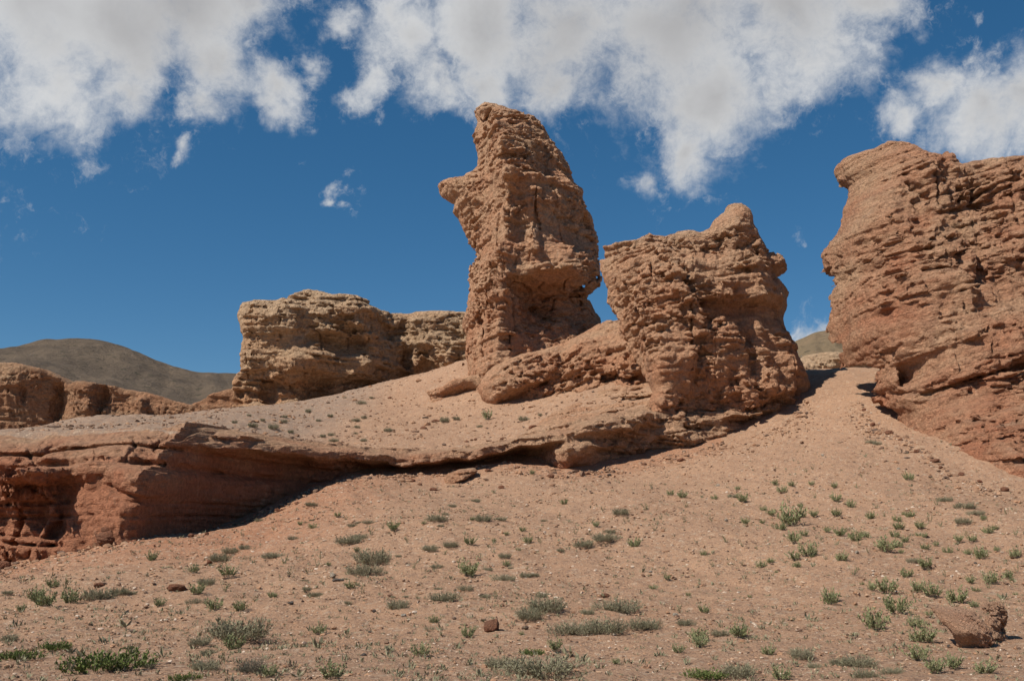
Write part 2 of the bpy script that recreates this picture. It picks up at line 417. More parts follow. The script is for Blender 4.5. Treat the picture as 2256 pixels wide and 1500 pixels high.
# ------------------------------------------------------------------ ground sheet
def build_ground():
    ys = [-12.0]
    while ys[-1] < 110: ys.append(ys[-1] + (0.6 if ys[-1] < 7 else .055 + max(0, ys[-1] - 12) * .0028))
    ys = np.array(ys)
    xs = np.r_[np.linspace(-70, -27, 60)[:-1], np.linspace(-27, 27, 560), np.linspace(27, 70, 60)[1:]]
    X, Y = np.meshgrid(xs, ys, indexing='ij')
    Z = height(X, Y)
    rng = np.random.default_rng(3)
    Z += (lat(X.shape, 1.7, rng) * .012 + lat(X.shape, 5, rng) * .010) * np.clip((Y - 6) / 10, 0, 1)
    nx, ny = X.shape
    V = np.stack([X, Y, Z], -1).reshape(-1, 3)
    I = np.arange(nx * ny).reshape(nx, ny)
    Q = np.stack([I[:-1, :-1], I[1:, :-1], I[1:, 1:], I[:-1, 1:]], -1).reshape(-1, 4)
    # apron out to the horizon
    ring = np.concatenate([I[:, 0], I[-1, 1:], I[-2::-1, -1], I[0, -2:0:-1]])
    RV = V[ring]; c = np.array((0, 45.0)); dv = RV[:, :2] - c
    big = dv / np.abs(dv / np.array((70., 65.))).max(1, keepdims=True) * 40
    n0 = len(V); B = np.c_[c + big, np.full(len(ring), -1.0)]
    B[:, 2] = np.where(B[:, 1] > 500, 3, -1)
    V = np.r_[V, B]; j = np.arange(len(ring)); j2 = (j + 1) % len(ring)
    Q = np.r_[Q, np.stack([ring[j2], ring[j], n0 + j, n0 + j2], -1)]
    x, y = V[:, 0], V[:, 1]
    nse = bumps(x * .5 + 9, y * .5 - 4) * 3
    red = smooth01((-2.5 - x + nse) / 5) * smooth01((y - 21 + nse * 1.5) / 7) * (y < face_y(x) + 1) * .9
    red = np.maximum(red, smooth01((y - (face_y(x) - 2.6) + nse) / 2.4) * (y < face_y(x) + 1) * (x < 9) * .75)
    grey = smooth01((-7.0 - x + nse) / 4) * (y > face_y(x) + .8) * .9
    grey = np.maximum(grey, smooth01((16 - y + nse * 2) / 8) * .25)
    o = mesh_np('ground', V, Q, M_GROUND, {'red': red, 'grey': grey})
    tag(o, 'sandy gravel ground rising in a talus slope below the red rock ledge', 'ground', kind='structure')
build_ground()

# ------------------------------------------------------------------ rocks
def rock(name, label, cat, outline, relief, thick, vox, seed, mat=None, base=None, dip=(0.0, 0.0), k=1.4, path=None, group=None,
         lump=.32, strata=.20, pits=.30, flute=.10, fine=.05, red=((0, .5), (1, .5)), smooth=.05, cuts=(), bedscale=1.0, u=1.0, taper=.34, amp=1.0, blocks=.75, face=None):
    rng = np.random.default_rng(seed)
    P = np.array([wp(*a) for a in outline]); RP = np.array([wp(*a) for a in relief])
    if path is None: path = ([-1e3, 1e3], [P[:, 1].mean()] * 2)
    yb = lambda x: np.interp(x, *path)
    RP[:, 1] = RP[:, 1].mean() + (RP[:, 1] - RP[:, 1].mean()) * amp
    x0, x1 = P[:, 0].min() - .7 * u, P[:, 0].max() + .7 * u
    z0, z1 = P[:, 2].min() - .5 * u, P[:, 2].max() + .6 * u
    s = RP[:, 1] - yb(RP[:, 0]); s0, s1 = s.min() - 1.3 * u, s.max() + thick + .8 * u
    nx, ny, nz = [int((b - a) / vox) + 1 for a, b in ((x0, x1), (s0, s1), (z0, z1))]
    xs, ss, zs = x0 + np.arange(nx) * vox, s0 + np.arange(ny) * vox, z0 + np.arange(nz) * vox
    X2, Z2 = np.meshgrid(xs, zs, indexing='ij')
    d2 = poly_sdf(X2, Z2, P[:, [0, 2]])
    yf = face(X2, Z2) if face else TPS(RP[:, [0, 2]], s, smooth)(X2, Z2)
    yf = np.clip(yf, s.min() - .5 * u, s.max() + .8 * u)
    for (pts, wdt, dep) in cuts:       # cracks, grooves and raised ribs drawn on the face
        cp = np.array([wp(*a) for a in pts])
        dd = np.full(X2.shape, 1e9)
        for a, b in zip(cp[:-1], cp[1:]):
            e = (b - a)[[0, 2]]; L = (e ** 2).sum()
            t = np.clip(((X2 - a[0]) * e[0] + (Z2 - a[2]) * e[1]) / L, 0, 1)
            dd = np.minimum(dd, np.hypot(X2 - a[0] - t * e[0], Z2 - a[2] - t * e[1]))
        yf = yf + dep * np.exp(-(dd / wdt) ** 2)
    gx, gz = np.gradient(yf, vox); nrm = np.sqrt(1 + np.clip(gx ** 2 + gz ** 2, 0, 6))
    S3 = ss[None, :, None].astype(np.float32)
    front = ((yf[:, None, :] - S3) / nrm[:, None, :]).astype(np.float32)
    back = S3 - (yf[:, None, :].clip(-9, 9) + thick).astype(np.float32)
    dt = (d2[:, None, :] + taper * np.maximum(S3 - yf[:, None, :] - 1.3 * u, 0)).astype(np.float32)
    Fd = smax(dt, front, k)
    Fd = smax(Fd, back, k * 1.3)
    sh = Fd.shape; v = vox / u
    big = lat(sh, (2.4 / v, 2.2 / v, 1.8 / v), rng)
    mod = (0.75 + 0.55 * lat(sh, 1.5 / v, rng)).clip(0.05, 1.6)
    rgh0 = lat(sh, (2.4 / v, 2.4 / v, 1.2 / v), rng)
    zeta = (zs[None, None, :] / u + dip[0] * xs[:, None, None] / u + dip[1] * S3 / u + lat(sh, (3 / v, 3 / v, 2.2 / v), rng) * .16).astype(np.float32)
    # 1D strata hardness
    zz = np.arange(zeta.min() - 1, zeta.max() + 1, .02); st = np.zeros_like(zz); cr = np.zeros_like(zz)
    for sp_, am in ((1.5, 1.0), (.62, .8), (.28, .5)):
        sp_ *= bedscale
        edges = [zz[0]]
        while edges[-1] < zz[-1]: edges.append(edges[-1] + sp_ * rng.uniform(.5, 1.6))
        edges = np.array(edges); vals = rng.standard_normal(len(edges))
        q = np.searchsorted(edges, zz) - 1
        st += am * vals[q.clip(0)]
        if am > .7:
            cr = np.maximum(cr, am * np.exp(-(np.abs(zz[:, None] - edges[None]).min(1) / .05) ** 2))
    kk = np.ones(5) / 5; st = np.convolve(st, kk, 'same'); st /= st.std()
    ST = np.interp(zeta, zz, st).astype(np.float32); CR = np.interp(zeta, zz, cr).astype(np.float32)
    rgh = smooth01(.46 + .42 * rgh0 + .26 * ST).astype(np.float32)
    D = -lump * .75 * big - strata * 1.0 * ST * mod + strata * 1.3 * CR * mod
    b2 = np.abs(lat(sh, (1.3 / v, 1.1 / v, .62 / v), rng)); D += lump * .22 * (0.75 - b2)
    sg = np.clip(1.6 * lat(sh, (1.1 / v, 1.1 / v, .8 / v), rng), -1, 1)
    b3 = np.abs(lat(sh, (.52 / v, .5 / v, .24 / v), rng)); D += lump * .22 * (0.75 - b3) * (.12 + 1.1 * rgh) * sg
    b4 = np.abs(lat(sh, (.24 / v, .24 / v, max(.14 / v, 1.3)), rng)); D += fine * 1.4 * (0.75 - b4) * (.3 + rgh) * np.sign(sg)
    fl = lat(sh, (.8 / v, .8 / v, 4.5 / v), rng)
    D += flute * (np.abs(fl) - .7) + flute * 2.2 * np.exp(-(fl / .09) ** 2) * mod
    pt = lat(sh, (.8 / v, .75 / v, .36 / v), rng) + .35 * big
    D += pits * .6 * np.clip(pt - 1.45, 0, 1.0)
    pt = lat(sh, (.42 / v, .38 / v, .2 / v), rng) + .6 * (rgh - .5)
    D += pits * .3 * np.clip(pt - 1.2, 0, 1.0)
    D += fine * lat(sh, max(.13 / v, 1.4), rng) * .7
    wx, wy, wz = (lat(sh, (.9 / v, .9 / v, .6 / v), rng) for _ in range(3))
    band = np.nonzero(np.abs(Fd) < .55 * u)
    bx, by, bz = xs[band[0]] / u, ss[band[1]] / u, zeta[band]
    sd_ = int(rng.integers(1 << 30))
    wv = np.zeros(len(bx), np.float32)
    for (cs, ch, am, ck) in ((1.9, .62, .30, .22), (.75, .27, .17, .12), (.30, .15, .07, .03)):
        cs, ch = cs * bedscale, ch * bedscale
        p = np.stack([(bx + wx[band] * .16 * min(cs, 1)) / cs, (by + wy[band] * .16 * min(cs, 1)) / cs, (bz + wz[band] * .10 * min(cs, 1)) / ch], 1).astype(np.float32)
        val, jt = worley(p, sd_); sd_ += 7
        wv += am * val + ck * np.exp(-(jt / .10) ** 2)
    D[band] += wv * blocks * (.18 + 1.1 * rgh[band])
    D = D * (.24 + .76 * smooth01(-d2 / (1.1 * u)))[:, None, :].astype(np.float32) * u - .05 * u
    Fd = Fd + D
    edge = np.zeros(sh, bool); edge[[0, -1]] = 1; edge[:, [0, -1]] = 1; edge[:, :, [0, -1]] = 1
    Fd[edge] = np.maximum(Fd[edge], .05)
    V, Q = keep_largest(*surface_nets(Fd))
    ii = np.clip(np.round(V).astype(int), 0, np.array(sh) - 1)
    bed = zeta[ii[:, 0], ii[:, 1], ii[:, 2]]
    W = np.c_[x0 + V[:, 0] * vox, s0 + V[:, 1] * vox, z0 + V[:, 2] * vox]
    W[:, 1] += yb(W[:, 0])
    zr = (W[:, 2] - P[:, 2].min()) / np.ptp(P[:, 2])
    redv = np.interp(zr, [a for a, _ in red], [b for _, b in red])
    c = W.mean(0); loc = (float(c[0]), float(c[1]), float(W[:, 2].min()))
    o = mesh_np(name, W, Q, mat or M_ROCK, {'bed': bed, 'red': redv}, loc=loc, smooth=False)
    tag(o, label, cat, group)
    print(f'{name}: {sh} {len(W)} verts, {time.time()-T0:.1f}s')
    return o
def const(pts, Y): return [(a, b, Y) for a, b in pts]

# tall pillar with the beak
PIL = [(1068, 213), (1044, 228), (1049, 252), (1041, 283), (1050, 319), (1050, 350), (1037, 360), (1015, 373), (986, 371), (960, 372), (957, 384),
       (967, 410), (989, 426), (1000, 434), (996, 454), (1006, 468), (1015, 497), (1027, 530), (1030, 564), (1020, 582), (1026, 612), (1029, 641),
       (1017, 684), (1011, 703), (1020, 732), (1017, 770), (1022, 805), (1030, 900), (1150, 960), (1330, 860), (1335, 740),
       (1322, 696), (1312, 679), (1315, 650), (1330, 636), (1332, 612), (1325, 564), (1328, 538), (1320, 516), (1310, 473), (1296, 446), (1290, 430),
       (1290, 405), (1270, 396), (1257, 362), (1243, 336), (1217, 302), (1197, 271), (1176, 252), (1150, 236), (1121, 235), (1092, 225)]
REL = [(1070, 230, 59.5), (1045, 300, 60), (1090, 290, 58.9), (1105, 330, 57.6), (1150, 250, 59), (1180, 320, 58.4), (1240, 360, 59.2), (1200, 385, 58.6), (1280, 395, 59.6),
       (1116, 396, 57.2), (960, 390, 60.6), (1000, 400, 60.0), (1050, 400, 59.2), (1080, 360, 59.3), (1180, 412, 57.2), (1250, 412, 57.9), (1285, 415, 58.8),
       (1000, 460, 60), (1060, 480, 58.6), (1106, 490, 57), (1170, 500, 56.9), (1250, 500, 57.7), (1310, 500, 59.5),
       (1030, 560, 60), (1070, 570, 58.2), (1106, 564, 56.8), (1150, 575, 56.8), (1200, 580, 56.6), (1280, 585, 57.2), (1325, 590, 58.8), (1200, 615, 56.5), (1280, 618, 57.2),
       (1020, 640, 60), (1060, 640, 58.2), (1101, 650, 56.6), (1140, 650, 57.2), (1200, 642, 57.8), (1280, 648, 58.3), (1190, 680, 58.4), (1270, 690, 58.6), (1310, 680, 59.5),
       (1020, 720, 60), (1060, 720, 58), (1095, 720, 56.2), (1150, 725, 57.2), (1240, 730, 57.8), (1310, 740, 58.6), (1022, 800, 59.4), (1060, 800, 57.4), (1087, 795, 55.8), (1150, 790, 56.6), (1250, 790, 57.4)]
rock('rock_pillar', 'tallest rock pillar, with a beak jutting from its left side', 'rock pillar', const(PIL, 60.6), REL, 5.0, .068, amp=1.45, seed=21, dip=(-.10, .05),
     k=1.6, lump=.22, strata=.095, pits=.34, flute=.25, fine=.05, red=((0, .75), (.3, .7), (.55, .35), (.8, .3), (1, .2)),
     blocks=.58,
     cuts=[([(1115, 400, 57), (1290, 405, 58)], .25, -.55), ([(1160, 665, 57), (1200, 690, 57)], .55, .8), ([(1062, 250, 59), (1082, 340, 59), (1050, 380, 59)], .6, .7),
           ([(1092, 250, 59), (1108, 330, 58), (1116, 396, 57), (1106, 487, 57), (1103, 570, 57), (1100, 650, 57), (1088, 795, 56)], .55, -.65), ([(1085, 420, 58), (1075, 500, 58), (1082, 560, 58)], .5, .45),
           ([(1130, 638, 57), (1230, 640, 57), (1322, 650, 58)], .42, .5), ([(1120, 610, 57), (1220, 606, 57), (1328, 612, 58)], .3, -.4), ([(1175, 500, 57), (1180, 560, 57)], .25, -.4),
           ([(1195, 290, 58), (1205, 380, 58)], .3, .35), ([(1150, 440, 57), (1145, 540, 57)], .3, .3)])

# broken butte right of the pillar
BUT = [(1333, 522), (1403, 515), (1434, 503), (1469, 509), (1509, 501), (1544, 508), (1566, 501), (1579, 482), (1605, 464), (1614, 446), (1632, 442), (1656, 455),
       (1663, 473), (1663, 493), (1676, 508), (1696, 537), (1702, 548), (1737, 550), (1742, 561), (1750, 576), (1746, 585), (1718, 602), (1737, 616), (1753, 631),
       (1744, 649), (1746, 666), (1735, 693), (1744, 724), (1757, 750), (1766, 785), (1777, 812), (1794, 842), (1794, 868), (1775, 890), (1765, 950), (1740, 1060), (1600, 1120),
       (1480, 1120), (1410, 1050), (1400, 960), (1425, 880), (1395, 820), (1365, 740), (1357, 702), (1350, 673), (1344, 653), (1333, 609), (1326, 578), (1328, 556), (1339, 547)]
REB = [(1340, 530, 46.2), (1430, 520, 45.6), (1500, 520, 45.2), (1560, 515, 45.2), (1640, 460, 45.6), (1640, 500, 45.2), (1690, 550, 45.8), (1735, 560, 46.2),
       (1340, 600, 46), (1400, 590, 44.6), (1455, 545, 44.6), (1485, 590, 43.6), (1540, 575, 44.4), (1600, 560, 44.8), (1620, 600, 44.2), (1700, 610, 45), (1740, 640, 46),
       (1350, 660, 45.8), (1400, 650, 44.4), (1490, 650, 43.3), (1560, 640, 43.7), (1600, 645, 43.8), (1680, 650, 44.4), (1540, 672, 44.4), (1620, 672, 44.6), (1700, 675, 45.2),
       (1380, 730, 45), (1430, 740, 43.6), (1500, 730, 43.0), (1540, 720, 43.3), (1610, 720, 43.5), (1700, 720, 44.4), (1735, 700, 46),
       (1400, 800, 44.4), (1440, 790, 43), (1500, 790, 42.7), (1600, 800, 43.1), (1700, 800, 43.8), (1760, 800, 45.2),
       (1430, 850, 43), (1480, 860, 43), (1540, 865, 43.1), (1640, 865, 43.2), (1720, 860, 43.8), (1785, 855, 45.6),
       (1460, 890, 42.6), (1510, 925, 44.0), (1600, 920, 44.5), (1700, 905, 44.5), (1760, 885, 45.4), (1480, 970, 44.2), (1560, 965, 45.2), (1650, 950, 45.4), (1540, 1000, 45.4), (1480, 1030, 44), (1415, 960, 42.6), (1420, 1010, 43)]
rock('rock_butte', 'broad broken rock butte with a knob on top, right of the pillar', 'rock butte', const(BUT, 46.4), REB, 5.5, .058, 34, amp=1.2, dip=(-.08, .1), k=1.3,
     lump=.27, strata=.09, pits=.42, flute=.17, fine=.055, red=((0, 1.15), (.25, 1.0), (.45, .62), (.7, .35), (1, .2)),
     blocks=.58, cuts=[([(1440, 530, 44), (1485, 580, 44), (1490, 650, 44), (1530, 730, 44)], .35, -.6), ([(1505, 600, 44), (1510, 650, 44)], .3, .5), ([(1530, 668, 44), (1620, 672, 44), (1720, 668, 45)], .28, .5), ([(1500, 652, 44), (1620, 650, 44), (1730, 645, 45)], .25, -.35), ([(1600, 700, 44), (1590, 800, 44)], .4, -.3), ([(1660, 740, 44), (1670, 860, 44)], .35, .4), ([(1350, 525, 45), (1420, 530, 45), (1440, 525, 45)], .3, .6), ([(1530, 590, 44), (1600, 600, 44), (1650, 590, 44)], .25, .35),
           ([(1500, 690, 44), (1540, 790, 44), (1530, 880, 44)], .35, .45), ([(1610, 830, 44), (1620, 880, 44)], .2, .3)])

# great cliff on the right
def yr(px): return float(np.interp(px, [1800, 1860, 2256, 2700], [43.5, 43, 38, 35]))
RCL = [(1870, 337), (1862, 356), (1875, 376), (1899, 392), (1890, 408), (1880, 438), (1872, 460), (1862, 488), (1845, 520), (1830, 540), (1824, 564), (1836, 597), (1846, 619),
       (1842, 657), (1838, 695), (1836, 734), (1842, 783), (1855, 812), (1900, 828), (1892, 850), (1886, 870), (1900, 905), (1932, 925), (1940, 1000), (1950, 1120), (2060, 1300),
       (2200, 1400), (2620, 1420), (2640, 300), (2400, 296), (2252, 306), (2203, 316), (2170, 326), (2154, 330), (2132, 322), (2115, 315), (2104, 326), (2050, 330), (2028, 324), (2000, 307), (1962, 306), (1935, 324), (1886, 330)]
RRC = [(1870, 350, 43), (1960, 330, 41.6), (2050, 345, 40.6), (2130, 345, 40.6), (2160, 370, 40.5), (2220, 350, 39.9), (2400, 340, 38.6), (2600, 350, 37.6),
       (1890, 400, 42.6), (1960, 420, 40.6), (2010, 430, 40.0), (2100, 430, 40), (2170, 430, 39.8), (2256, 430, 39.0), (1830, 540, 43.2), (1880, 520, 41.4), (1950, 520, 39.8), (2040, 520, 38.8), (2085, 540, 38.7),
       (2120, 520, 39.4), (2200, 540, 38.8), (2300, 540, 38), (1850, 640, 42.6), (1900, 640, 40.6), (1970, 640, 39.0), (2060, 640, 38.0), (2140, 640, 37.8), (2180, 630, 38.2), (2256, 640, 37.6),
       (1850, 740, 42.4), (1900, 740, 40.4), (1970, 740, 38.8), (2060, 740, 37.6), (2160, 730, 36.8), (2256, 720, 36.4), (2400, 700, 36), (2600, 700, 35),
       (1875, 800, 42.0), (1930, 810, 40.0), (1990, 830, 38.4), (2040, 845, 37.6), (2120, 815, 36.7), (2256, 780, 36), (1900, 840, 41.6), (1960, 850, 40.6),
       (2040, 870, 37.9), (2120, 842, 37.2), (2256, 806, 36.5), (1900, 880, 41.2), (1940, 890, 40), (1990, 900, 38.8), (2100, 900, 36.8), (2256, 880, 35.5),
       (1930, 930, 41), (1990, 960, 38.8), (2060, 960, 37.0), (2150, 960, 35.6), (2256, 960, 34.2), (2080, 1030, 35.8), (2170, 1050, 33.6), (2256, 1060, 32.4), (2300, 1150, 31.5), (2500, 1100, 31.5), (2500, 900, 34)]
rock('rock_cliff', 'massive reddish cliff filling the right edge of the view', 'cliff', [(a, b, yr(a)) for a, b in RCL], RRC, 4.5, .062, 55, mat=M_RED, dip=(-.20, .0), k=.8, taper=.30,
     path=([9, 13.4, 19.5, 26], [42, 42, 37.5, 35]), lump=.32, strata=.085, pits=.42, flute=.12, fine=.06, blocks=.6, red=((0, 1.0), (.3, .85), (.5, .5), (.8, .35), (1, .3)),
     cuts=[([(2005, 400, 40), (2060, 470, 40), (2140, 560, 39), (2150, 640, 38)], .28, .55), ([(2145, 400, 40), (2150, 440, 40), (2200, 500, 40)], .25, .5),
           ([(1905, 835, 40), (1990, 862, 38.5), (2045, 866, 38), (2130, 838, 37), (2256, 803, 36.4)], .16, .8), ([(1965, 880, 39), (1985, 940, 39)], .2, .5)])

# long ledge of red rock with a pale overhanging cap
def yl(px): return float(np.interp(px, FACE[:, 0], FACE[:, 1])) + 1.2
LTOP = [(-200, 950), (0, 962), (45, 968), (70, 960), (150, 950), (270, 943), (345, 942), (400, 943), (460, 945), (500, 949), (540, 956), (640, 972), (720, 981), (830, 991), (950, 991), (1050, 983), (1170, 957),
        (1250, 940), (1350, 915), (1450, 888), (1560, 890), (1640, 884), (1725, 872), (1760, 862)]
LBOT = [(1765, 990), (1725, 1030), (1640, 1060), (1560, 1070), (1400, 1070), (1260, 1090), (1100, 1070), (950, 1110), (800, 1120), (700, 1160), (560, 1200), (330, 1240), (60, 1290), (-200, 1300)]
PROF = [(-150, [(955, 2.4), (990, 0.7), (1040, 0.1), (1060, 0.3), (1090, 0.3), (1150, 0), (1230, 0), (1300, 0)]), (0, [(962, 2.4), (995, 0.6), (1030, 0.1), (1050, 0.25), (1100, 0.2), (1160, 0), (1230, -0.3), (1300, -0.4)]),
        (45, [(968, 2.4), (1000, 0.9), (1035, 0.2), (1055, 0.3), (1100, 0.3), (1160, 0.1), (1230, -0.2), (1300, -0.3)]), (75, [(960, 2.6), (1010, 0.9), (1038, -0.6), (1058, -0.3), (1075, 0.2), (1130, -0.1), (1200, -0.55), (1290, -0.8)]),
        (130, [(953, 2.8), (1005, 1), (1035, -0.5), (1052, -0.3), (1068, 0.35), (1120, 0), (1190, -0.45), (1280, -0.8)]), (200, [(948, 3), (990, 1.3), (1020, 0.4), (1040, 0.1), (1060, 0.3), (1110, -0.1), (1170, -0.5), (1270, -0.8)]),
        (300, [(940, 3.2), (985, 1.6), (1010, 0.6), (1032, 0.1), (1060, -0.1), (1100, -0.3), (1150, -0.55), (1250, -0.8)]), (345, [(942, 3.2), (975, 1.4), (1000, 0.8), (1025, 0.2), (1060, -0.1), (1100, -0.1), (1150, -0.2), (1250, -0.3)]),
        (400, [(942, 3), (955, 0.9), (978, 0.2), (990, 0.7), (1010, 0.4), (1060, 0.5), (1120, 0.6), (1240, 0.6)]), (460, [(945, 2.8), (955, 0.4), (978, -0.4), (992, 0.6), (1015, 0.8), (1060, 0.8), (1110, 0.7), (1220, 0.7)]),
        (530, [(950, 2.6), (962, -0.1), (991, -0.65), (1003, 0.9), (1030, 1.2), (1060, 0.8), (1110, 0.9), (1160, 0.9)]), (620, [(969, 2.2), (979, -0.3), (998, -0.65), (1010, 1), (1030, 1.3), (1060, 0.7), (1100, 1), (1180, 1.1)]),
        (720, [(981, 1.8), (991, -0.5), (1009, -0.65), (1020, 1.1), (1035, 1.4), (1055, 0.8), (1085, 1.2), (1150, 1.2)]), (830, [(991, 1.8), (1000, -0.5), (1019, -0.65), (1029, 1.1), (1045, 1.5), (1060, 1.5), (1090, 1.6), (1140, 1.6)]),
        (930, [(991, 1.8), (1001, -0.5), (1021, -0.75), (1031, 1.1), (1045, 1.5), (1060, 1.5), (1085, 1.6), (1130, 1.6)]), (1030, [(985, 1.8), (993, -0.5), (1011, -0.65), (1020, 1.1), (1035, 1.5), (1050, 1.5), (1070, 1.6), (1120, 1.6)]),
        (1110, [(971, 1.8), (978, -0.5), (994, -0.55), (1003, 1.1), (1012, 1.6), (1025, 1.6), (1050, 1.6), (1100, 1.6)]), (1190, [(951, 1.8), (960, -0.3), (977, -0.35), (987, 1), (1005, 1.3), (1025, 1.2), (1050, 1.2), (1100, 1.2)]),
        (1250, [(943, 1.6), (952, 0.2), (962, 0.1), (972, 0.3), (990, -0.4), (1010, -0.3), (1035, 0.5), (1090, 0.8)]), (1330, [(918, 1.8), (938, 0.3), (950, 0.1), (962, 0.8), (985, 0.2), (1000, 0.8), (1030, 1), (1090, 1)]),
        (1420, [(895, 2), (915, 0.5), (930, 0.3), (942, 0.9), (975, 0.5), (985, 0.3), (1005, 1.1), (1080, 1.1)]), (1540, [(893, 2), (912, 0.7), (928, 0.2), (945, 0.8), (970, 0.5), (988, 0.6), (1010, 1.1), (1080, 1.1)]),
        (1640, [(885, 2), (900, 0.9), (915, 0.3), (930, 0.7), (945, 0.5), (960, 0.8), (985, 1.2), (1060, 1.2)]), (1725, [(875, 2), (885, 1), (897, 0.5), (908, 0.8), (918, 0.8), (928, 1), (950, 1.3), (1030, 1.3)]), (1775, [(850, 2), (860, 1.2), (868, 0.8), (876, 1), (884, 1), (892, 1.2), (910, 1.4), (990, 1.4)])]
RLE = [(px, py, float(np.interp(px, FACE[:, 0], FACE[:, 1])) + o) for px, pr in PROF for py, o in pr]
_LX = np.array([wp(px, 1000, float(np.interp(px, FACE[:, 0], FACE[:, 1])))[0] for px, _ in PROF])
_LZ = np.array([[wp(px, py, float(np.interp(px, FACE[:, 0], FACE[:, 1])) + o)[2] for py, o in pr] for px, pr in PROF])
_LO = np.array([[o for _, o in pr] for _, pr in PROF])
def ledge_face(X2, Z2):
    out = np.zeros(X2.shape)
    for i, x in enumerate(X2[:, 0]):
        z = np.array([np.interp(x, _LX, _LZ[:, j]) for j in range(8)]); o = np.array([np.interp(x, _LX, _LO[:, j]) for j in range(8)])
        z[1:5] += .05 * math.sin(x * 2.1 + 1) + .04 * math.sin(x * 4.7)
        o[1:3] += .22 * math.sin(x * 1.1) + .12 * math.sin(x * 2.9 + 2); o[3:7] += .25 * math.sin(x * 1.3 + .5) + .14 * math.sin(x * 3.1 + 1)
        z = np.minimum.accumulate(z - np.arange(8) * 1e-3)
        out[i] = np.interp(Z2[i], z[::-1], o[::-1])
    return out
rock('rock_ledge', 'long low ledge of red rock with pale overhanging cap across the slope', 'rock ledge', [(a, b - 3, yl(a) + .6) for a, b in LTOP] + [(a, b, yl(a)) for a, b in LBOT], RLE, 3.2, .055, 77,
     mat=M_RED, dip=(.03, .05), k=.22, taper=0, path=(FX, FACE[:, 1]), face=ledge_face, lump=.14, strata=.14, pits=.14, flute=.07, blocks=.62, fine=.045, smooth=.02,
     red=((0, 1.2), (.3, 1.15), (.48, .9), (.58, .45), (.66, .05), (1, 0)),
     cuts=[([(52, 985, 31), (48, 1100, 31), (30, 1240, 31)], .16, .9), ([(62, 1050, 29), (72, 1110, 29), (50, 1180, 29), (55, 1230, 29)], .22, -.55),
           ([(225, 1070, 29), (260, 1085, 29), (320, 1100, 29)], .18, .45)])

# rounded outcrop between pillar and butte
OUC = [(1075, 815), (1095, 795), (1140, 780), (1200, 762), (1250, 738), (1295, 712), (1345, 690), (1385, 700), (1420, 760), (1450, 830), (1450, 900), (1380, 900), (1290, 900), (1200, 930), (1110, 930), (1070, 880), (1055, 850)]
ROU = [(1075, 830, 53.6), (1100, 800, 54.2), (1120, 850, 52.2), (1150, 830, 52), (1160, 870, 52.4), (1140, 895, 53.2), (1200, 800, 52.8), (1210, 850, 52.6), (1250, 860, 53), (1235, 775, 53.4), (1260, 790, 52.0), (1300, 770, 51.6), (1350, 770, 51.2),
       (1280, 820, 51.6), (1340, 815, 51.0), (1300, 728, 54.5), (1350, 705, 54), (1340, 740, 52.5), (1390, 740, 51), (1400, 790, 49.6), (1400, 830, 49.2), (1310, 845, 51.4), (1360, 850, 50), (1430, 850, 49), (1200, 890, 53.2), (1300, 880, 51)]
rock('rock_outcrop', 'rounded humped outcrop sloping between the pillar foot and the butte', 'rock outcrop', const(OUC, 54), ROU, 4.0, .075, 91, dip=(-.2, .1), k=1.0,
     lump=.34, strata=.10, pits=.30, flute=.05, fine=.06, blocks=.8, red=((0, .7), (.5, .6), (1, .5)),
     cuts=[([(1245, 745, 53), (1235, 830, 53)], .25, .5), ([(1110, 890, 53), (1180, 865, 53)], .3, .6), ([(1340, 770, 51), (1390, 760, 51)], .2, .4), ([(1190, 850, 53), (1290, 825, 52), (1390, 830, 50)], .22, .45)])

# bedrock apron sloping from the outcrop down into the ledge
APR = [(1130, 962), (1180, 935), (1225, 905), (1285, 876), (1340, 850), (1400, 832), (1450, 825), (1480, 870), (1490, 960), (1400, 985), (1250, 990), (1150, 985)]
RAP = []
for px, py in [(1140, 955), (1180, 945), (1230, 915), (1230, 940), (1290, 885), (1290, 910), (1290, 930), (1350, 855), (1350, 880), (1350, 905), (1410, 838), (1410, 865), (1410, 890), (1450, 835), (1450, 860), (1450, 880)]:
    RAP.append((px, py, float(at(px, py)[1]) - .25))
rock('rock_apron', 'tilted bedrock apron running from the humped outcrop down to the ledge lip', 'rock outcrop', [(a, b, float(np.interp(b, [830, 960], [50, 44.5]))) for a, b in APR], RAP, 2.0, .07, 97, dip=(-.12, .02), k=.3, taper=0,
     lump=.16, strata=.16, pits=.2, flute=.03, fine=.04, red=((0, .4), (1, .3)))

# low bedded slabs left of the outcrop
LOW = [(940, 862), (975, 855), (1000, 842), (1050, 832), (1078, 822), (1085, 880), (1040, 905), (960, 905)]
RLO = [(950, 868, 57), (990, 855, 56.6), (990, 875, 57.4), (1030, 845, 56.4), (1030, 865, 57.0), (1060, 835, 56), (1065, 870, 55.6), (970, 890, 56.8), (1030, 885, 56.0), (1070, 890, 55.4)]
rock('bedded_outcrop', 'low thin-bedded outcrop on the terrace below the pillar', 'rock outcrop', const(LOW, 57.5), RLO, 3.0, .075, 93, dip=(-.15, .1), k=.6,
     lump=.16, strata=.16, pits=.2, flute=.03, red=((0, .6), (1, .5)))

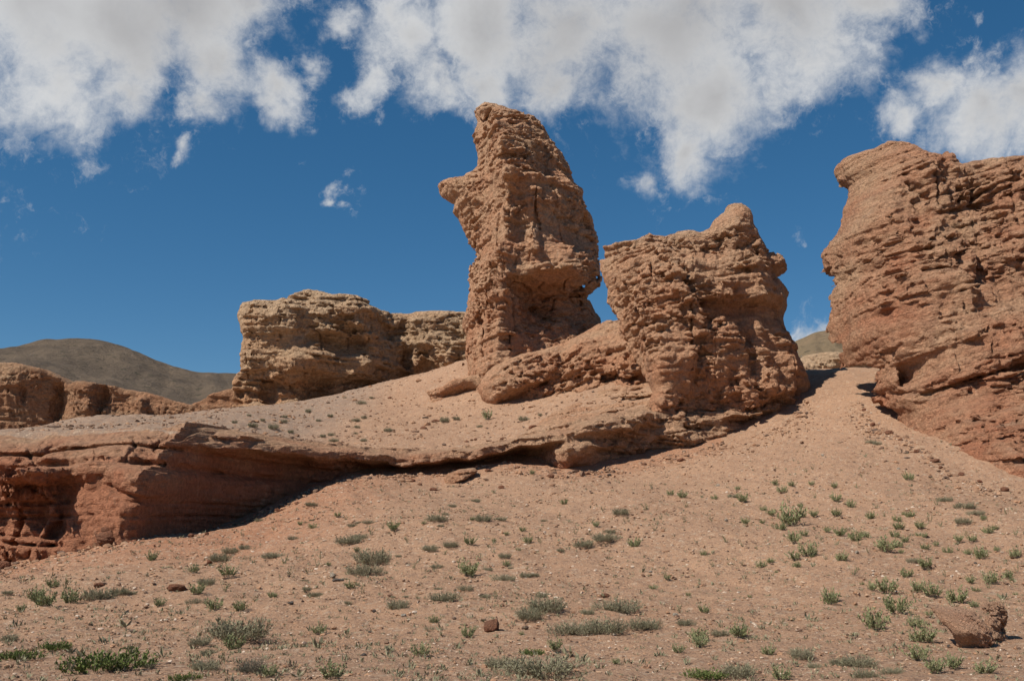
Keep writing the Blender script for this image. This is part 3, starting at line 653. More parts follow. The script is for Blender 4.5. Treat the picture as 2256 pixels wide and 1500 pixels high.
# buff mesa behind
YM = lambda px: float(np.interp(px, [500, 822, 823, 1100], [79, 79, 79.2, 84]))
MES = [(533, 665), (524, 682), (524, 698), (533, 714), (536, 730), (542, 741), (537, 781), (537, 818), (519, 839), (524, 855), (520, 882), (522, 925), (700, 935), (828, 900), (960, 890), (1100, 880), (1100, 718), (1060, 698), (1009, 692), (972, 685), (905, 682), (884, 679), (830, 675), (815, 669), (807, 661), (767, 654), (740, 654), (703, 644), (682, 641), (640, 654), (608, 665), (568, 662)]
RME = [(530, 690, 78), (600, 680, 76.6), (690, 655, 77), (690, 690, 76), (760, 670, 77), (810, 680, 77.5), (640, 715, 75.4), (560, 725, 76.2), (720, 720, 76.2), (800, 720, 76.6),
       (560, 745, 77), (640, 750, 76), (720, 745, 78.4), (790, 745, 78.6), (820, 740, 77.6), (545, 780, 77.2), (620, 780, 76), (680, 775, 75.8), (740, 785, 78), (800, 790, 77.6),
       (560, 805, 76.6), (640, 805, 75.0), (690, 800, 75.4), (720, 800, 76.2), (800, 802, 76.4), (560, 840, 77.4), (620, 825, 76.4), (700, 825, 77.0), (800, 825, 77.8), (530, 860, 77), (600, 860, 78), (700, 860, 78.8), (800, 855, 79.2), (535, 890, 76.4), (620, 890, 77.4), (750, 890, 78.5)]
RWA = [(815, 700, 92), (860, 700, 90), (920, 705, 90), (990, 710, 89.5), (1070, 720, 89), (860, 740, 90.2), (930, 735, 90.2), (990, 738, 90), (830, 760, 91), (880, 762, 89.4), (940, 755, 88.8), (1000, 758, 88.6), (1070, 760, 88),
       (830, 785, 91.6), (890, 780, 91), (940, 772, 90.6), (920, 795, 89), (980, 790, 88), (1000, 775, 89), (1070, 790, 88), (840, 820, 92), (900, 815, 91), (960, 810, 91), (1000, 808, 90), (900, 850, 92), (1050, 850, 90)]
RWA = [(a, b, 79 + (y - 87.5) * .9) for a, b, y in RWA if a > 850]
rock('rock_mesa', 'long flat-topped buff mesa running from the left to behind the pillar', 'mesa', [(a, b, YM(a)) for a, b in MES], RME + RWA, 7.0, .11, 113, mat=M_FARR, dip=(0.03, .0), k=1.0, taper=.12,
     lump=.28, strata=.22, pits=.4, flute=.2, fine=.06, bedscale=1.2, red=((0, 1.0), (.25, .9), (.45, .35), (.6, .15), (1, 0)))

# far cliffs on the left and the hills
FAR = [(-350, 770), (-60, 795), (0, 800), (60, 806), (110, 818), (145, 838), (160, 852), (182, 844), (240, 850), (330, 868), (390, 885), (425, 893), (450, 885), (480, 872), (530, 862), (600, 870), (600, 1000), (300, 1000), (-350, 1000)]
RFA = [(-200, 850, 100), (0, 810, 101), (0, 830, 99.5), (60, 830, 100.5), (130, 850, 102.6), (145, 880, 103.4), (170, 860, 100.6), (190, 900, 100), (215, 860, 100.6), (225, 900, 101), (235, 875, 103), (245, 900, 103), (300, 880, 102.6), (310, 910, 102),
       (360, 890, 102.4), (320, 925, 101), (420, 905, 102), (480, 890, 100), (520, 880, 99.5), (0, 880, 100.6), (60, 890, 101.6), (120, 910, 103.4), (0, 930, 101), (100, 950, 103), (230, 950, 102.5), (400, 940, 102), (550, 930, 100)]
RFA = [(a, b, 101.6 + (y - 101.6) * .55) for a, b, y in RFA]
rock('canyon_wall', 'reddish canyon wall under the dark hill at the left', 'cliff', const(FAR, 103), RFA, 7.0, .14, 151, mat=M_CANYON, dip=(.06, 0), k=.3, taper=.05,
     lump=.06, strata=.10, pits=.10, flute=.14, blocks=.35, fine=.07, bedscale=1.3, red=((0, 1.0), (.55, .9), (.75, .55), (1, .0)),
     cuts=[([(135, 855, 103), (125, 920, 103)], .5, 1.5), ([(236, 862, 103), (225, 920, 103)], .5, 1.6), ([(47, 850, 101), (45, 880, 101)], .25, .8), ([(318, 885, 102), (308, 925, 101)], .5, -1.2)])

def hill_mat(name, a, b_, c_):
    m, nt, b = new_mat(name, 1.0)
    pos = nn(nt, 'ShaderNodeNewGeometry').outputs['Position']
    n1 = noise(nt, pos, .06, 6, .65).outputs['Fac']; n2 = noise(nt, pos, .5, 7, .7).outputs['Fac']
    c = mixc(nt, sstep(nt, n1, .38, .62), a, b_)
    c = mixc(nt, sstep(nt, n2, .52, .72, 0, .8), c, c_)
    vo = voro(nt, pos, .55); sp = nn(nt, 'ShaderNodeSeparateColor'); nt.links.new(vo.outputs['Color'], sp.inputs[0])
    dot = mth(nt, 'MULTIPLY', sstep(nt, vo.outputs['Distance'], .32, .2), sstep(nt, sp.outputs[0], .6, .65))
    c = mixc(nt, mth(nt, 'MULTIPLY', dot, .7), c, (.06, .055, .035))
    nt.links.new(c, b.inputs['Base Color'])
    bp = nn(nt, 'ShaderNodeBump'); bp.inputs['Strength'].default_value = .8; bp.inputs['Distance'].default_value = 2.0
    nt.links.new(n2, bp.inputs['Height']); nt.links.new(bp.outputs[0], b.inputs['Normal'])
    return m
def hill(name, label, crest, Yc, foot, Yf, mat, seed, backY):
    C_ = np.array([wp(a, b, Yc) for a, b in crest]); Ft = np.array([wp(a, b, Yf) for a, b in foot])
    ux = np.linspace(0, 1, 220); t = np.linspace(0, 1.6, 160)
    ax = np.linspace(C_[0, 0], C_[-1, 0], 220); fx = np.linspace(Ft[0, 0], Ft[-1, 0], 220)
    cz = np.interp(ax, C_[:, 0], C_[:, 2]); fz = np.interp(fx, Ft[:, 0], Ft[:, 2])
    kz = np.ones(9) / 9; cz = np.convolve(np.pad(cz, 4, 'edge'), kz, 'valid'); fz = np.convolve(np.pad(fz, 4, 'edge'), kz, 'valid')
    U, Tt = np.meshgrid(np.arange(220), t, indexing='ij')
    tt = np.minimum(Tt, 1); bt = np.maximum(Tt - 1, 0)
    X = fx[U] + (ax - fx)[U] * Tt; Y = Yf + (Yc - Yf) * tt + bt * (backY - Yc) / .6
    sft = tt * tt * (3 - 2 * tt) * .35 + tt * .65
    Z = fz[U] + (cz - fz)[U] * sft - (bt / .6) ** 1.3 * (cz[U] * .8)
    rng = np.random.default_rng(seed); s_ = X.shape
    amp = (Yc / 190) * np.sin(np.clip(tt, 0, 1) * math.pi) ** .5
    Z = Z + (lat(s_, 22, rng) * .5 + np.abs(lat(s_, (7, 40), rng)) * .28 + lat(s_, 8, rng) * .22 + lat(s_, 3, rng) * .14) * amp * .8
    V = np.stack([X, Y, Z], -1).reshape(-1, 3); I = np.arange(V.shape[0]).reshape(s_)
    Q = np.stack([I[:-1, :-1], I[1:, :-1], I[1:, 1:], I[:-1, 1:]], -1).reshape(-1, 4)
    return tag(mesh_np(name, V, Q, mat), label, 'hill', kind='structure')
M_HILL = hill_mat('cloud_shaded_hill_gravel', (.122, .090, .063), (.162, .118, .080), (.078, .061, .046))  # cloud shadow over the left hill is put into these darker gravel colours
M_HILL2 = hill_mat('pale_hill_gravel', (.23, .165, .095), (.26, .18, .105), (.17, .125, .075))
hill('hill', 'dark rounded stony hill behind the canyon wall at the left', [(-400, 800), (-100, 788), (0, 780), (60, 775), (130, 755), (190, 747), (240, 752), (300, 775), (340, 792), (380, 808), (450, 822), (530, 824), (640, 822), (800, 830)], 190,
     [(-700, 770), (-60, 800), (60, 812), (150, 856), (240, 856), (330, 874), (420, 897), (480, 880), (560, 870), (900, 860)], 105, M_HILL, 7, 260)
hill('hill', 'pale grassy hill showing in the gap beside the right cliff', [(1500, 900), (1650, 820), (1745, 757), (1800, 733), (1850, 722), (1950, 720), (2100, 760), (2300, 850)], 150,
     [(1500, 920), (1700, 860), (1800, 800), (1900, 800), (2300, 880)], 92, M_HILL2, 9, 210)
GAP = [(1740, 800), (1775, 788), (1800, 783), (1860, 782), (1960, 790), (1960, 880), (1740, 880)]
rock('rock_outcrop', 'small pale rock band at the foot of the far gap hill', 'rock outcrop', const(GAP, 88), [(1750, 810, 86), (1800, 790, 86.4), (1800, 803, 86.0), (1850, 790, 86), (1850, 803, 87), (1930, 800, 86), (1850, 850, 86)], 4, .14, 171, mat=M_FARR,
     lump=.2, strata=.2, pits=.2, red=((0, .5), (1, 0)))
# ------------------------------------------------------------------ loose stones
def ico(sub):
    t = (1 + 5 ** .5) / 2
    V = np.array([(-1, t, 0), (1, t, 0), (-1, -t, 0), (1, -t, 0), (0, -1, t), (0, 1, t), (0, -1, -t), (0, 1, -t), (t, 0, -1), (t, 0, 1), (-t, 0, -1), (-t, 0, 1)], float)
    Fc = [(0, 11, 5), (0, 5, 1), (0, 1, 7), (0, 7, 10), (0, 10, 11), (1, 5, 9), (5, 11, 4), (11, 10, 2), (10, 7, 6), (7, 1, 8), (3, 9, 4), (3, 4, 2), (3, 2, 6), (3, 6, 8), (3, 8, 9), (4, 9, 5), (2, 4, 11), (6, 2, 10), (8, 6, 7), (9, 8, 1)]
    V /= np.linalg.norm(V[0]); V = [tuple(v) for v in V]
    for _ in range(sub):
        cache, F2 = {}, []
        def mid(a, b):
            k_ = (min(a, b), max(a, b))
            if k_ not in cache:
                m = (np.array(V[a]) + np.array(V[b])); m /= np.linalg.norm(m); V.append(tuple(m)); cache[k_] = len(V) - 1
            return cache[k_]
        for a, b, c in Fc:
            ab, bc, ca = mid(a, b), mid(b, c), mid(c, a); F2 += [(a, ab, ca), (b, bc, ab), (c, ca, bc), (ab, bc, ca)]
        Fc = F2
    return np.array(V), np.array(Fc)
ICO = {i: ico(i) for i in (0, 1, 4)}
def stone_shape(rng, sub=4, rough=.06, cuts=9):
    V, Fc = ICO[sub]; V = V.copy()
    for _ in range(cuts):
        n = rng.standard_normal(3); n /= np.linalg.norm(n); d = rng.uniform(.55, .9)
        p = V @ n; over = np.maximum(p - d, 0); V -= over[:, None] * n * .96
    for fr, am in ((2.5, 1.0), (6, .5), (14, .28), (28, .16)):
        for _ in range(6):
            kx = rng.standard_normal(3) * fr; V *= (1 + rough * am * .5 * np.sin(V @ kx + rng.random() * 6.28))[:, None]
    return V, Fc
M_STONE = {'red': rock_mat('red_stone', (.30, .15, .09), (.26, .10, .055), (.16, .07, .045), (.40, .24, .15), sc=5, grain=6),
           'buff': rock_mat('buff_stone', (.64, .40, .255), (.58, .31, .19), (.42, .24, .15), (.70, .48, .33), sc=5, grain=6),
           'pale': rock_mat('pale_stone', (.55, .47, .37), (.5, .4, .3), (.36, .3, .24), (.66, .58, .48), sc=5, grain=6),
           'grey': rock_mat('grey_stone', (.17, .145, .125), (.17, .125, .1), (.10, .085, .075), (.26, .22, .19), sc=5, grain=6)}
def stone(px, py, w, h, col, label, name='stone', seed=0, sink=.25, depth=None, group='loose stones on the slope', rough=.06, yaw=None, on=None):
    rng = np.random.default_rng(500 + seed + int(px) * 7 + int(py))
    p = at(px, py) if on is None else wp(px, py, float(at(*on)[1]) + .25)
    sc = p[1] / F_PX
    V, Fc = stone_shape(rng, 4, rough)
    a = rng.random() * 6.28 if yaw is None else yaw
    V = V @ np.array([(math.cos(a), -math.sin(a), 0), (math.sin(a), math.cos(a), 0), (0, 0, 1)])
    V = V / np.array([np.abs(V[:, 0]).max(), np.abs(V[:, 1]).max(), np.abs(V[:, 2]).max()])
    W, H = w * sc, h * sc
    V = V * np.array((W / 2, (depth * sc if depth else (W + H) / 2) / 2, H / 2 / (1 - sink)))
    V[:, 2] += H / 2 / (1 - sink) * (1 - 2 * sink)
    q = p.copy(); q[1] += V[:, 1].max() * .6; q[2] = float(height(q[0], q[1])) * .6 + p[2] * .4 if on is None else p[2]
    o = mesh_np(name, V, Fc, M_STONE[col], {'bed': V[:, 2] + q[2], 'red': np.full(len(V), .4)}, loops=3)
    o.location = q
    return tag(o, label, 'boulder' if name == 'boulder' else 'stone', group)

def yb_(px, py, dy=0): return float(at(px, py)[1]) + dy
YB = yb_(2150, 1430) + .3
BL = [(2072, 1340), (2100, 1335), (2140, 1343), (2165, 1362), (2186, 1392), (2198, 1425), (2190, 1470), (2150, 1470), (2122, 1428), (2098, 1396), (2076, 1366)]
rock('boulder', 'larger of two leaning brown boulders, with a sloping lit top, at lower right', 'boulder', const(BL, YB),
     [(2080, 1345, YB + .05), (2130, 1350, YB - .02), (2170, 1378, YB - .12), (2100, 1372, YB - .14), (2140, 1390, YB - .34), (2180, 1405, YB - .22), (2192, 1420, YB - .02), (2165, 1440, YB - .14), (2125, 1420, YB - .06)],
     .42, .0115, 201, mat=M_STONE['buff'], k=.12, u=.14, lump=.46, strata=.12, pits=.5, flute=.05, fine=.075, blocks=.42, dip=(.5, 0), taper=.2, group='two boulders leaning together')
BR = [(2158, 1338), (2180, 1322), (2205, 1324), (2220, 1345), (2222, 1372), (2217, 1398), (2224, 1428), (2210, 1470), (2170, 1470), (2160, 1400)]
rock('boulder', 'upright brown boulder behind the larger one, rightmost on the slope', 'boulder', const(BR, YB + .52),
     [(2170, 1340, YB + .4), (2205, 1335, YB + .35), (2190, 1360, YB + .2), (2185, 1400, YB + .2), (2218, 1385, YB + .4), (2205, 1425, YB + .25), (2170, 1430, YB + .25)],
     .34, .0115, 207, mat=M_STONE['buff'], k=.12, u=.14, lump=.42, strata=.12, pits=.5, flute=.05, fine=.075, blocks=.42, dip=(.6, 0), taper=.2, group='two boulders leaning together')
stone(1085, 1392, 38, 27, 'red', 'dark red angular block lying alone among the shrubs', rough=.03, group=None)
stone(225, 1202, 62, 36, 'red', 'boulder with a dark underside resting below the left ledge face', 'boulder', rough=.09, group=None, sink=.15)
stone(236, 1171, 32, 12, 'red', 'thin flat slab lying on top of the boulder below the ledge', group=None, seed=3, on=(225, 1202))
stone(386, 1303, 50, 20, 'red', 'low knobbly reddish boulder beside a green shrub in the left foreground', 'boulder', rough=.10, group=None)
stone(215, 1294, 24, 10, 'red', 'half-buried red rock between green shrubs at the left', group=None)
stone(5, 1252, 34, 16, 'red', 'dark red rock at the left edge below the ledge', group=None)
stone(733, 1272, 14, 12, 'pale', 'pale pointed stone standing beside a flat dark one', group=None)
stone(744, 1281, 27, 7, 'grey', 'flat dark stone beside a pale pointed one', group=None)
stone(640, 1330, 17, 6, 'grey', 'dark thin stone lying flat left of the pale pointed stone', group=None)
stone(1335, 1315, 26, 8, 'red', 'flat red-brown stone on bare sand above the grey shrubs', group=None)
stone(1488, 1358, 14, 8, 'pale', 'bright pale stone right of the grey cushion shrubs', group=None)
stone(889, 1358, 13, 6, 'pale', 'pale cream stone among pebbles left of the red block', group=None)
stone(823, 1349, 11, 6, 'grey', 'small grey stone near the pale cream stone', group=None)
stone(277, 1353, 12, 8, 'grey', 'greenish grey cobble on the left foreground', group=None)
stone(460, 1242, 14, 10, 'red', 'small red stone at the end of a row of grey shrubs', group=None)
stone(815, 1395, 9, 6, 'grey', 'tiny dark grey stone left of the red block', group=None)
stone(800, 1448, 15, 9, 'grey', 'half-buried grey rock in the foreground gravel', group=None)
stone(1105, 1077, 16, 8, 'red', 'tilted red slab lying under the ledge shadow', group=None)
stone(955, 1082, 18, 9, 'red', 'red stone in the hollow under the ledge', group=None)
stone(1582, 1072, 9, 6, 'pale', 'white stone on the bare slope under the butte', group=None)
stone(1343, 1048, 9, 5, 'grey', 'dark stone on the slope just under the ledge', group=None)
stone(1425, 1475, 22, 12, 'buff', 'pale buff stone beside the green mat at the bottom', group=None)
for i, (px, py, w, h, c) in enumerate([(937, 922, 14, 5, 'grey'), (960, 930, 22, 6, 'red'), (932, 945, 18, 7, 'red'), (1105, 970, 9, 5, 'red'), (1029, 974, 8, 5, 'red'), (1047, 970, 8, 5, 'red'), (858, 878, 10, 4, 'red'), (1175, 945, 22, 9, 'red'), (1300, 890, 16, 6, 'buff'), (1250, 912, 14, 5, 'buff')]):
    stone(px, py, w, h, c, 'small dark flat rock poking out of the terrace below the pillar', seed=i, group='flat rocks on the terrace')
for i, (px, py, w, h, c) in enumerate([(1450, 1090, 9, 4, 'buff'), (1812, 1005, 8, 5, 'pale'), (1756, 1087, 7, 4, 'grey'), (1868, 990, 8, 4, 'pale'), (1520, 1052, 12, 4, 'buff'), (1980, 1035, 8, 5, 'pale'), (2060, 1075, 9, 5, 'buff'), (1600, 1148, 8, 5, 'pale'), (1537, 1335, 7, 4, 'pale'), (1888, 1219, 9, 6, 'pale'), (2150, 1242, 8, 5, 'grey'), (1433, 1262, 9, 5, 'pale'), (1655, 1372, 7, 4, 'pale'), (2091, 1425, 9, 5, 'grey')]):
    stone(px, py, w, h, c, 'small loose stone on the talus slope on the right', seed=40 + i, group='loose stones on the right slope')

for i, (px, py, w, h) in enumerate([(420, 1183, 14, 8), (455, 1178, 10, 6), (610, 1128, 16, 8), (655, 1112, 12, 7), (905, 1062, 20, 9), (925, 1070, 12, 6), (1075, 1040, 16, 7), (1140, 1034, 14, 7), (1215, 1052, 18, 9), (1295, 1046, 12, 6), (1420, 1026, 14, 7), (1500, 1018, 20, 8)]):
    stone(px, py, w, h, 'red', 'red block fallen to the foot of the ledge', seed=70 + i, group='blocks fallen from the ledge', rough=.05)
for i, (px, py, w, h) in enumerate([(1925, 940, 14, 8), (1960, 958, 20, 10), (1985, 972, 12, 7), (2020, 998, 16, 8), (2062, 1020, 22, 11), (2075, 1034, 12, 6), (2120, 1048, 16, 8), (2160, 1064, 14, 7), (2215, 1082, 20, 9), (1905, 905, 12, 6)]):
    stone(px, py, w, h, 'red', 'brown block fallen to the foot of the right cliff', seed=90 + i, group='blocks fallen from the cliff', rough=.05)
SL1 = [(523, 893), (560, 884), (598, 890), (600, 915), (530, 920)]
rock('fallen_slab', 'short pale block at the left foot of the mesa', 'rock slab', const(SL1, 74), [(530, 895, 74), (560, 890, 73), (590, 895, 73.6), (560, 908, 72.4)], 1.6, .1, 301, mat=M_FARR, k=.5, u=.6, lump=.2, strata=.1, pits=.1, red=((0, .5), (1, .3)))
SL2 = [(590, 900), (592, 890), (625, 880), (655, 877), (662, 890), (640, 905), (600, 925)]
rock('fallen_slab', 'long pale slab lying at the foot of the mesa, right of the short block', 'rock slab', const(SL2, 72), [(598, 895, 72), (625, 886, 71.2), (650, 883, 71.5), (625, 900, 70.5)], 1.8, .1, 303, mat=M_FARR, k=.5, u=.6, lump=.2, strata=.1, pits=.1, red=((0, .5), (1, .3)))
y3 = yb_(1000, 1066, .5)
SL3 = [(975, 1055), (985, 1042), (1010, 1033), (1045, 1028), (1052, 1040), (1030, 1056), (985, 1075)]
rock('fallen_slab', 'tilted slab lying in the hollow under the ledge', 'rock slab', const(SL3, y3), [(985, 1050, y3), (1010, 1042, y3 - .5), (1040, 1036, y3 - .2), (1000, 1060, y3 - .7)], 1.0, .05, 305, mat=M_ROCK, k=.25, u=.3, lump=.25, strata=.15, pits=.1)

# ------------------------------------------------------------------ gravel
def gravel():
    rng = np.random.default_rng(77)
    N = 24000; Y = 9 + 34 * rng.random(N) ** 1.7
    X = (rng.random(N) * 2 - 1) * Y * .56
    keep = (Y < face_y(X) - .3); X, Y = X[keep], Y[keep]; N = len(X)
    Z = height(X, Y)
    S = np.exp(rng.normal(-4.25, .42, N)) * np.clip(Y / 14, .8, 2.0)
    big = rng.random(N) < .012; S[big] *= 1.9; S = np.minimum(S, .045)
    n2 = 2600; t = rng.random(n2); x2 = rng.uniform(-15, 9, n2); y2 = face_y(x2) - .2 - rng.exponential(.9, n2)
    foot = np.array([wp(*a)[:2] for a in ((1560, 1003, 41), (1720, 932, 43), (1775, 888, 45), (1895, 885, 43), (1930, 930, 40), (1990, 960, 37.6), (2080, 1025, 33.6), (2256, 1092, 30.2))])
    n3 = 1300; sgi = rng.integers(0, 7, n3); sgi = np.where(sgi == 2, 4, sgi); f3 = rng.random(n3)[:, None]; q3 = foot[sgi] * (1 - f3) + foot[sgi + 1] * f3
    q3[:, 1] -= rng.exponential(.8, n3); q3[:, 0] -= rng.exponential(.4, n3) * (sgi > 2)
    X = np.r_[X, x2, q3[:, 0]]; Y = np.r_[Y, y2, q3[:, 1]]; Z = np.r_[Z, height(x2, y2), height(q3[:, 0], q3[:, 1])]
    S = np.r_[S, np.exp(rng.normal(-3.3, .5, n2 + n3))]
    n4 = 7000; y4 = 36 + 36 * rng.random(n4) ** 1.3; x4 = (rng.random(n4) * .66 - .50) * y4; k4 = y4 > face_y(x4) + 2.6; x4, y4 = x4[k4], y4[k4]
    X = np.r_[X, x4]; Y = np.r_[Y, y4]; Z = np.r_[Z, height(x4, y4)]; S = np.r_[S, np.exp(rng.normal(-3.15, .45, len(x4)))]; N = len(X)
    B, Fc = ICO[0]
    V = B[None] * (1 + .28 * rng.standard_normal((N, 12, 1))).clip(.5, 1.5) * S[:, None, None] * rng.uniform(.6, 1.25, (N, 1, 3)) * np.array((1, 1, .62))
    V = V + np.stack([X, Y, Z + S * .12], -1)[:, None]
    Q = (Fc[None] + (np.arange(N) * 12)[:, None, None]).reshape(-1, 3)
    m, nt, b = new_mat('pebble', .95)
    t = nn(nt, 'ShaderNodeAttribute', attribute_name='tone').outputs['Fac']
    r = nn(nt, 'ShaderNodeValToRGB'); nt.links.new(t, r.inputs[0]); e = r.color_ramp.elements
    for p_, c_ in ((0, (.12, .08, .06, 1)), (.25, (.25, .145, .09, 1)), (.5, (.38, .21, .12, 1)), (.8, (.42, .28, .185, 1)), (1, (.60, .48, .37, 1))):
        el = e[0] if p_ == 0 else (e[-1] if p_ == 1 else e.new(p_)); el.color = c_
    nt.links.new(r.outputs[0], b.inputs['Base Color'])
    o = mesh_np('gravel', V.reshape(-1, 3), Q, m, {'tone': np.repeat(rng.random(N) * np.where(S > .05, .72, 1), 12)}, smooth=False, loops=3)
    tag(o, 'loose gravel and pebbles scattered over the sandy slope', 'gravel', kind='stuff')
gravel()

# ------------------------------------------------------------------ plants
def leaf_mat(name, a, b_, rough=.75):
    m, nt, b = new_mat(name, rough); b.inputs['Specular IOR Level'].default_value = .2
    oi = nn(nt, 'ShaderNodeObjectInfo').outputs['Random']
    t = nn(nt, 'ShaderNodeAttribute', attribute_name='tone').outputs['Fac']
    f = mth(nt, 'ADD', mth(nt, 'MULTIPLY', oi, .45), mth(nt, 'MULTIPLY', t, .55))
    nt.links.new(mixc(nt, f, a, b_), b.inputs['Base Color'])
    return m
ML = {'L': leaf_mat('olive_leaves', (.155, .170, .070), (.30, .30, .15)), 'F': leaf_mat('grey_green_leaves', (.185, .172, .098), (.31, .28, .175)),
      'M': leaf_mat('bright_green_leaves', (.085, .120, .028), (.165, .195, .055)), 'D': leaf_mat('dark_grey_twigs', (.085, .082, .058), (.15, .14, .10)),
      'S': leaf_mat('thin_green_leaves', (.13, .135, .06), (.22, .22, .11))}
M_TWIG = leaf_mat('dry_twigs', (.16, .115, .075), (.36, .29, .215), .9)
def quads_leaf(P, Dr, L, Wd, rng):
    """diamond leaves at P pointing along Dr"""
    n = len(P); r = rng.standard_normal((n, 3)); s_ = np.cross(Dr, r); s_ /= np.linalg.norm(s_, axis=1, keepdims=True) + 1e-9
    up = np.cross(s_, Dr) * .12
    L = np.broadcast_to(L, (n,))[:, None]; Wd = np.broadcast_to(Wd, (n,))[:, None]
    V = np.stack([P, P + Dr * L * .5 + s_ * Wd / 2 + up * L, P + Dr * L, P + Dr * L * .5 - s_ * Wd / 2 + up * L], 1)
    return V.reshape(-1, 3)
def strip(Pts, wd):
    """thin three-sided stems along polylines Pts (n, k, 3)"""
    n, k, _ = Pts.shape; V = []; Q = []
    a = np.array([(math.cos(t), math.sin(t), 0) for t in (0, 2.1, 4.2)])
    rad = wd * np.linspace(1, .35, k)
    V = (Pts[:, :, None] + a[None, None] * rad[None, :, None, None]).reshape(-1, 3)
    base = (np.arange(n) * k * 3)[:, None, None] + (np.arange(k - 1) * 3)[None, :, None]
    for i in range(3):
        j = (i + 1) % 3
        Q.append(np.stack([base + i, base + j, base + 3 + j, base + 3 + i], -1).reshape(-1, 4))
    return V, np.concatenate(Q)
def unit(v): return v / (np.linalg.norm(v, axis=-1, keepdims=True) + 1e-9)
def plant_geo(kind, seed):
    rng = np.random.default_rng(seed)
    P = {'L': dict(n=34, r=.17, tilt=1.1, ln=(.35, .72), lv=15, ll=.13, lw=.052, k=5), 'F': dict(n=230, r=.42, tilt=.8, ln=(.16, .40), lv=11, ll=.075, lw=.016, k=3),
         'M': dict(n=170, r=.44, tilt=.85, ln=(.10, .26), lv=11, ll=.055, lw=.028, k=3), 'D': dict(n=230, r=.24, tilt=1.3, ln=(.26, .52), lv=13, ll=.06, lw=.015, k=3),
         'S': dict(n=8, r=.10, tilt=.8, ln=(.4, 1.0), lv=9, ll=.17, lw=.06, k=4)}[kind]
    n, k = P['n'], P['k']
    az = rng.random(n) * 6.283; rr = P['r'] * np.sqrt(rng.random(n))
    lob = 1 + .35 * np.sin(az * 2 + rng.random() * 6) + .2 * np.sin(az * 3 + rng.random() * 6)
    base = np.stack([np.cos(az) * rr * lob, np.sin(az) * rr * lob * .9, np.zeros(n)], -1)
    tl = P['tilt'] * (rng.random(n) ** .6) * (1 if kind in 'LDS' else .75 + .6 * (rr / P['r']))
    az2 = az + rng.normal(0, .6, n)
    d0 = np.stack([np.sin(tl) * np.cos(az2), np.sin(tl) * np.sin(az2), np.cos(tl)], -1)
    L = rng.uniform(*P['ln'], n)
    t = np.linspace(0, 1, k)[None, :, None]
    bend = np.array((0, 0, .22 if kind == 'L' else .05))
    pts = base[:, None] + d0[:, None] * L[:, None, None] * t + bend * t ** 2 * L[:, None, None] * (1 - d0[:, None, 2:3])
    pts += rng.normal(0, .02, (n, k, 3)) * t * L[:, None, None]
    V, Q = strip(pts, .009 if kind in 'LS' else .005)
    lv = P['lv']; tt = rng.uniform(.12 if kind != 'L' else .22, 1.0, (n, lv)); fi = tt * (k - 1); i0 = np.clip(fi.astype(int), 0, k - 2); f = (fi - i0)[..., None]
    idx = np.arange(n)[:, None]
    p = pts[idx, i0] * (1 - f) + pts[idx, i0 + 1] * f
    dr = unit(pts[idx, i0 + 1] - pts[idx, i0])
    out = unit(dr * .9 + rng.normal(0, .62 if kind in 'LS' else .5, p.shape) + np.array((0, 0, .25)))
    LV = quads_leaf(p.reshape(-1, 3), out.reshape(-1, 3), P['ll'] * rng.uniform(.6, 1.15, n * lv), P['lw'] * rng.uniform(.7, 1.2, n * lv), rng)
    LV[:, 2] = np.maximum(LV[:, 2], .005)
    LQ = np.arange(len(LV)).reshape(-1, 4)
    clump = np.repeat(rng.random(n), lv)
    tone = np.repeat(np.clip(.55 * clump + .45 * rng.random(n * lv), 0, 1), 4)
    return (V, Q, np.repeat(rng.random(n), k * 3)), (LV, LQ, tone)
NV = {'L': 5, 'F': 4, 'M': 3, 'D': 1, 'S': 3}
KIND = {'L': 'leafy_shrub', 'F': 'cushion_shrub', 'M': 'mat_plant', 'D': 'dome_shrub', 'S': 'sprig'}
CAT = {'L': 'shrub', 'F': 'shrub', 'M': 'mat plant', 'D': 'shrub', 'S': 'sprig'}
PROTO = {}
def proto(kind, i):
    if (kind, i) not in PROTO:
        (V, Q, t1), (LV, LQ, t2) = plant_geo(kind, 1000 + ord(kind) * 31 + i)
        a = mesh_np('foliage', LV, LQ, ML[kind], {'tone': t2}, smooth=False)
        b = mesh_np('stem', V, Q, M_TWIG, {'tone': t1}, smooth=True)
        n0 = len(LV)
        c = mesh_np(KIND[kind], np.r_[LV, V], np.r_[LQ, Q + n0], [ML[kind], M_TWIG], {'tone': np.r_[t2, t1]}, smooth=False)
        mi = np.zeros(len(LQ) + len(Q), np.int32); mi[len(LQ):] = 1; c.data.polygons.foreach_set('material_index', mi)
        for o in (a, b, c): scene.collection.objects.unlink(o)
        PROTO[(kind, i)] = (a, b, c)
    return PROTO[(kind, i)]
HS = {'L': 1.25, 'F': .95, 'M': .9, 'D': 1.05, 'S': 1.25}
WS = {'L': 1.0, 'F': 1.0, 'M': 1.0, 'D': 1.0, 'S': 1.0}
prng = np.random.default_rng(4242)
def plant(px, py, w, kind, label=None, group=None):
    p = at(px, py); sc = w * p[1] / F_PX * WS[kind]
    a, b, c = proto(kind, int(prng.integers(NV[kind])))
    rz = prng.random() * 6.283; s3 = (sc, sc, sc * HS[kind] * prng.uniform(.9, 1.12) * (.6 if kind == 'F' and w > 140 else 1.45 if py < 1000 else 1))
    loc = (p[0], p[1] + sc * .12, float(height(p[0], p[1] + sc * .12)) - .01)
    if label is None: label, group = zone_label(px, py, kind)
    if w >= 15 and not (py < 1000):
        root = link(bpy.data.objects.new(KIND[kind], None)); root.empty_display_size = .1
        for src in (a, b):
            o = src.copy(); link(o); o.parent = root
    else:
        root = link(c.copy())
    root.location = loc; root.rotation_euler = (0, 0, rz); root.scale = s3
    return tag(root, label, CAT[kind], group)
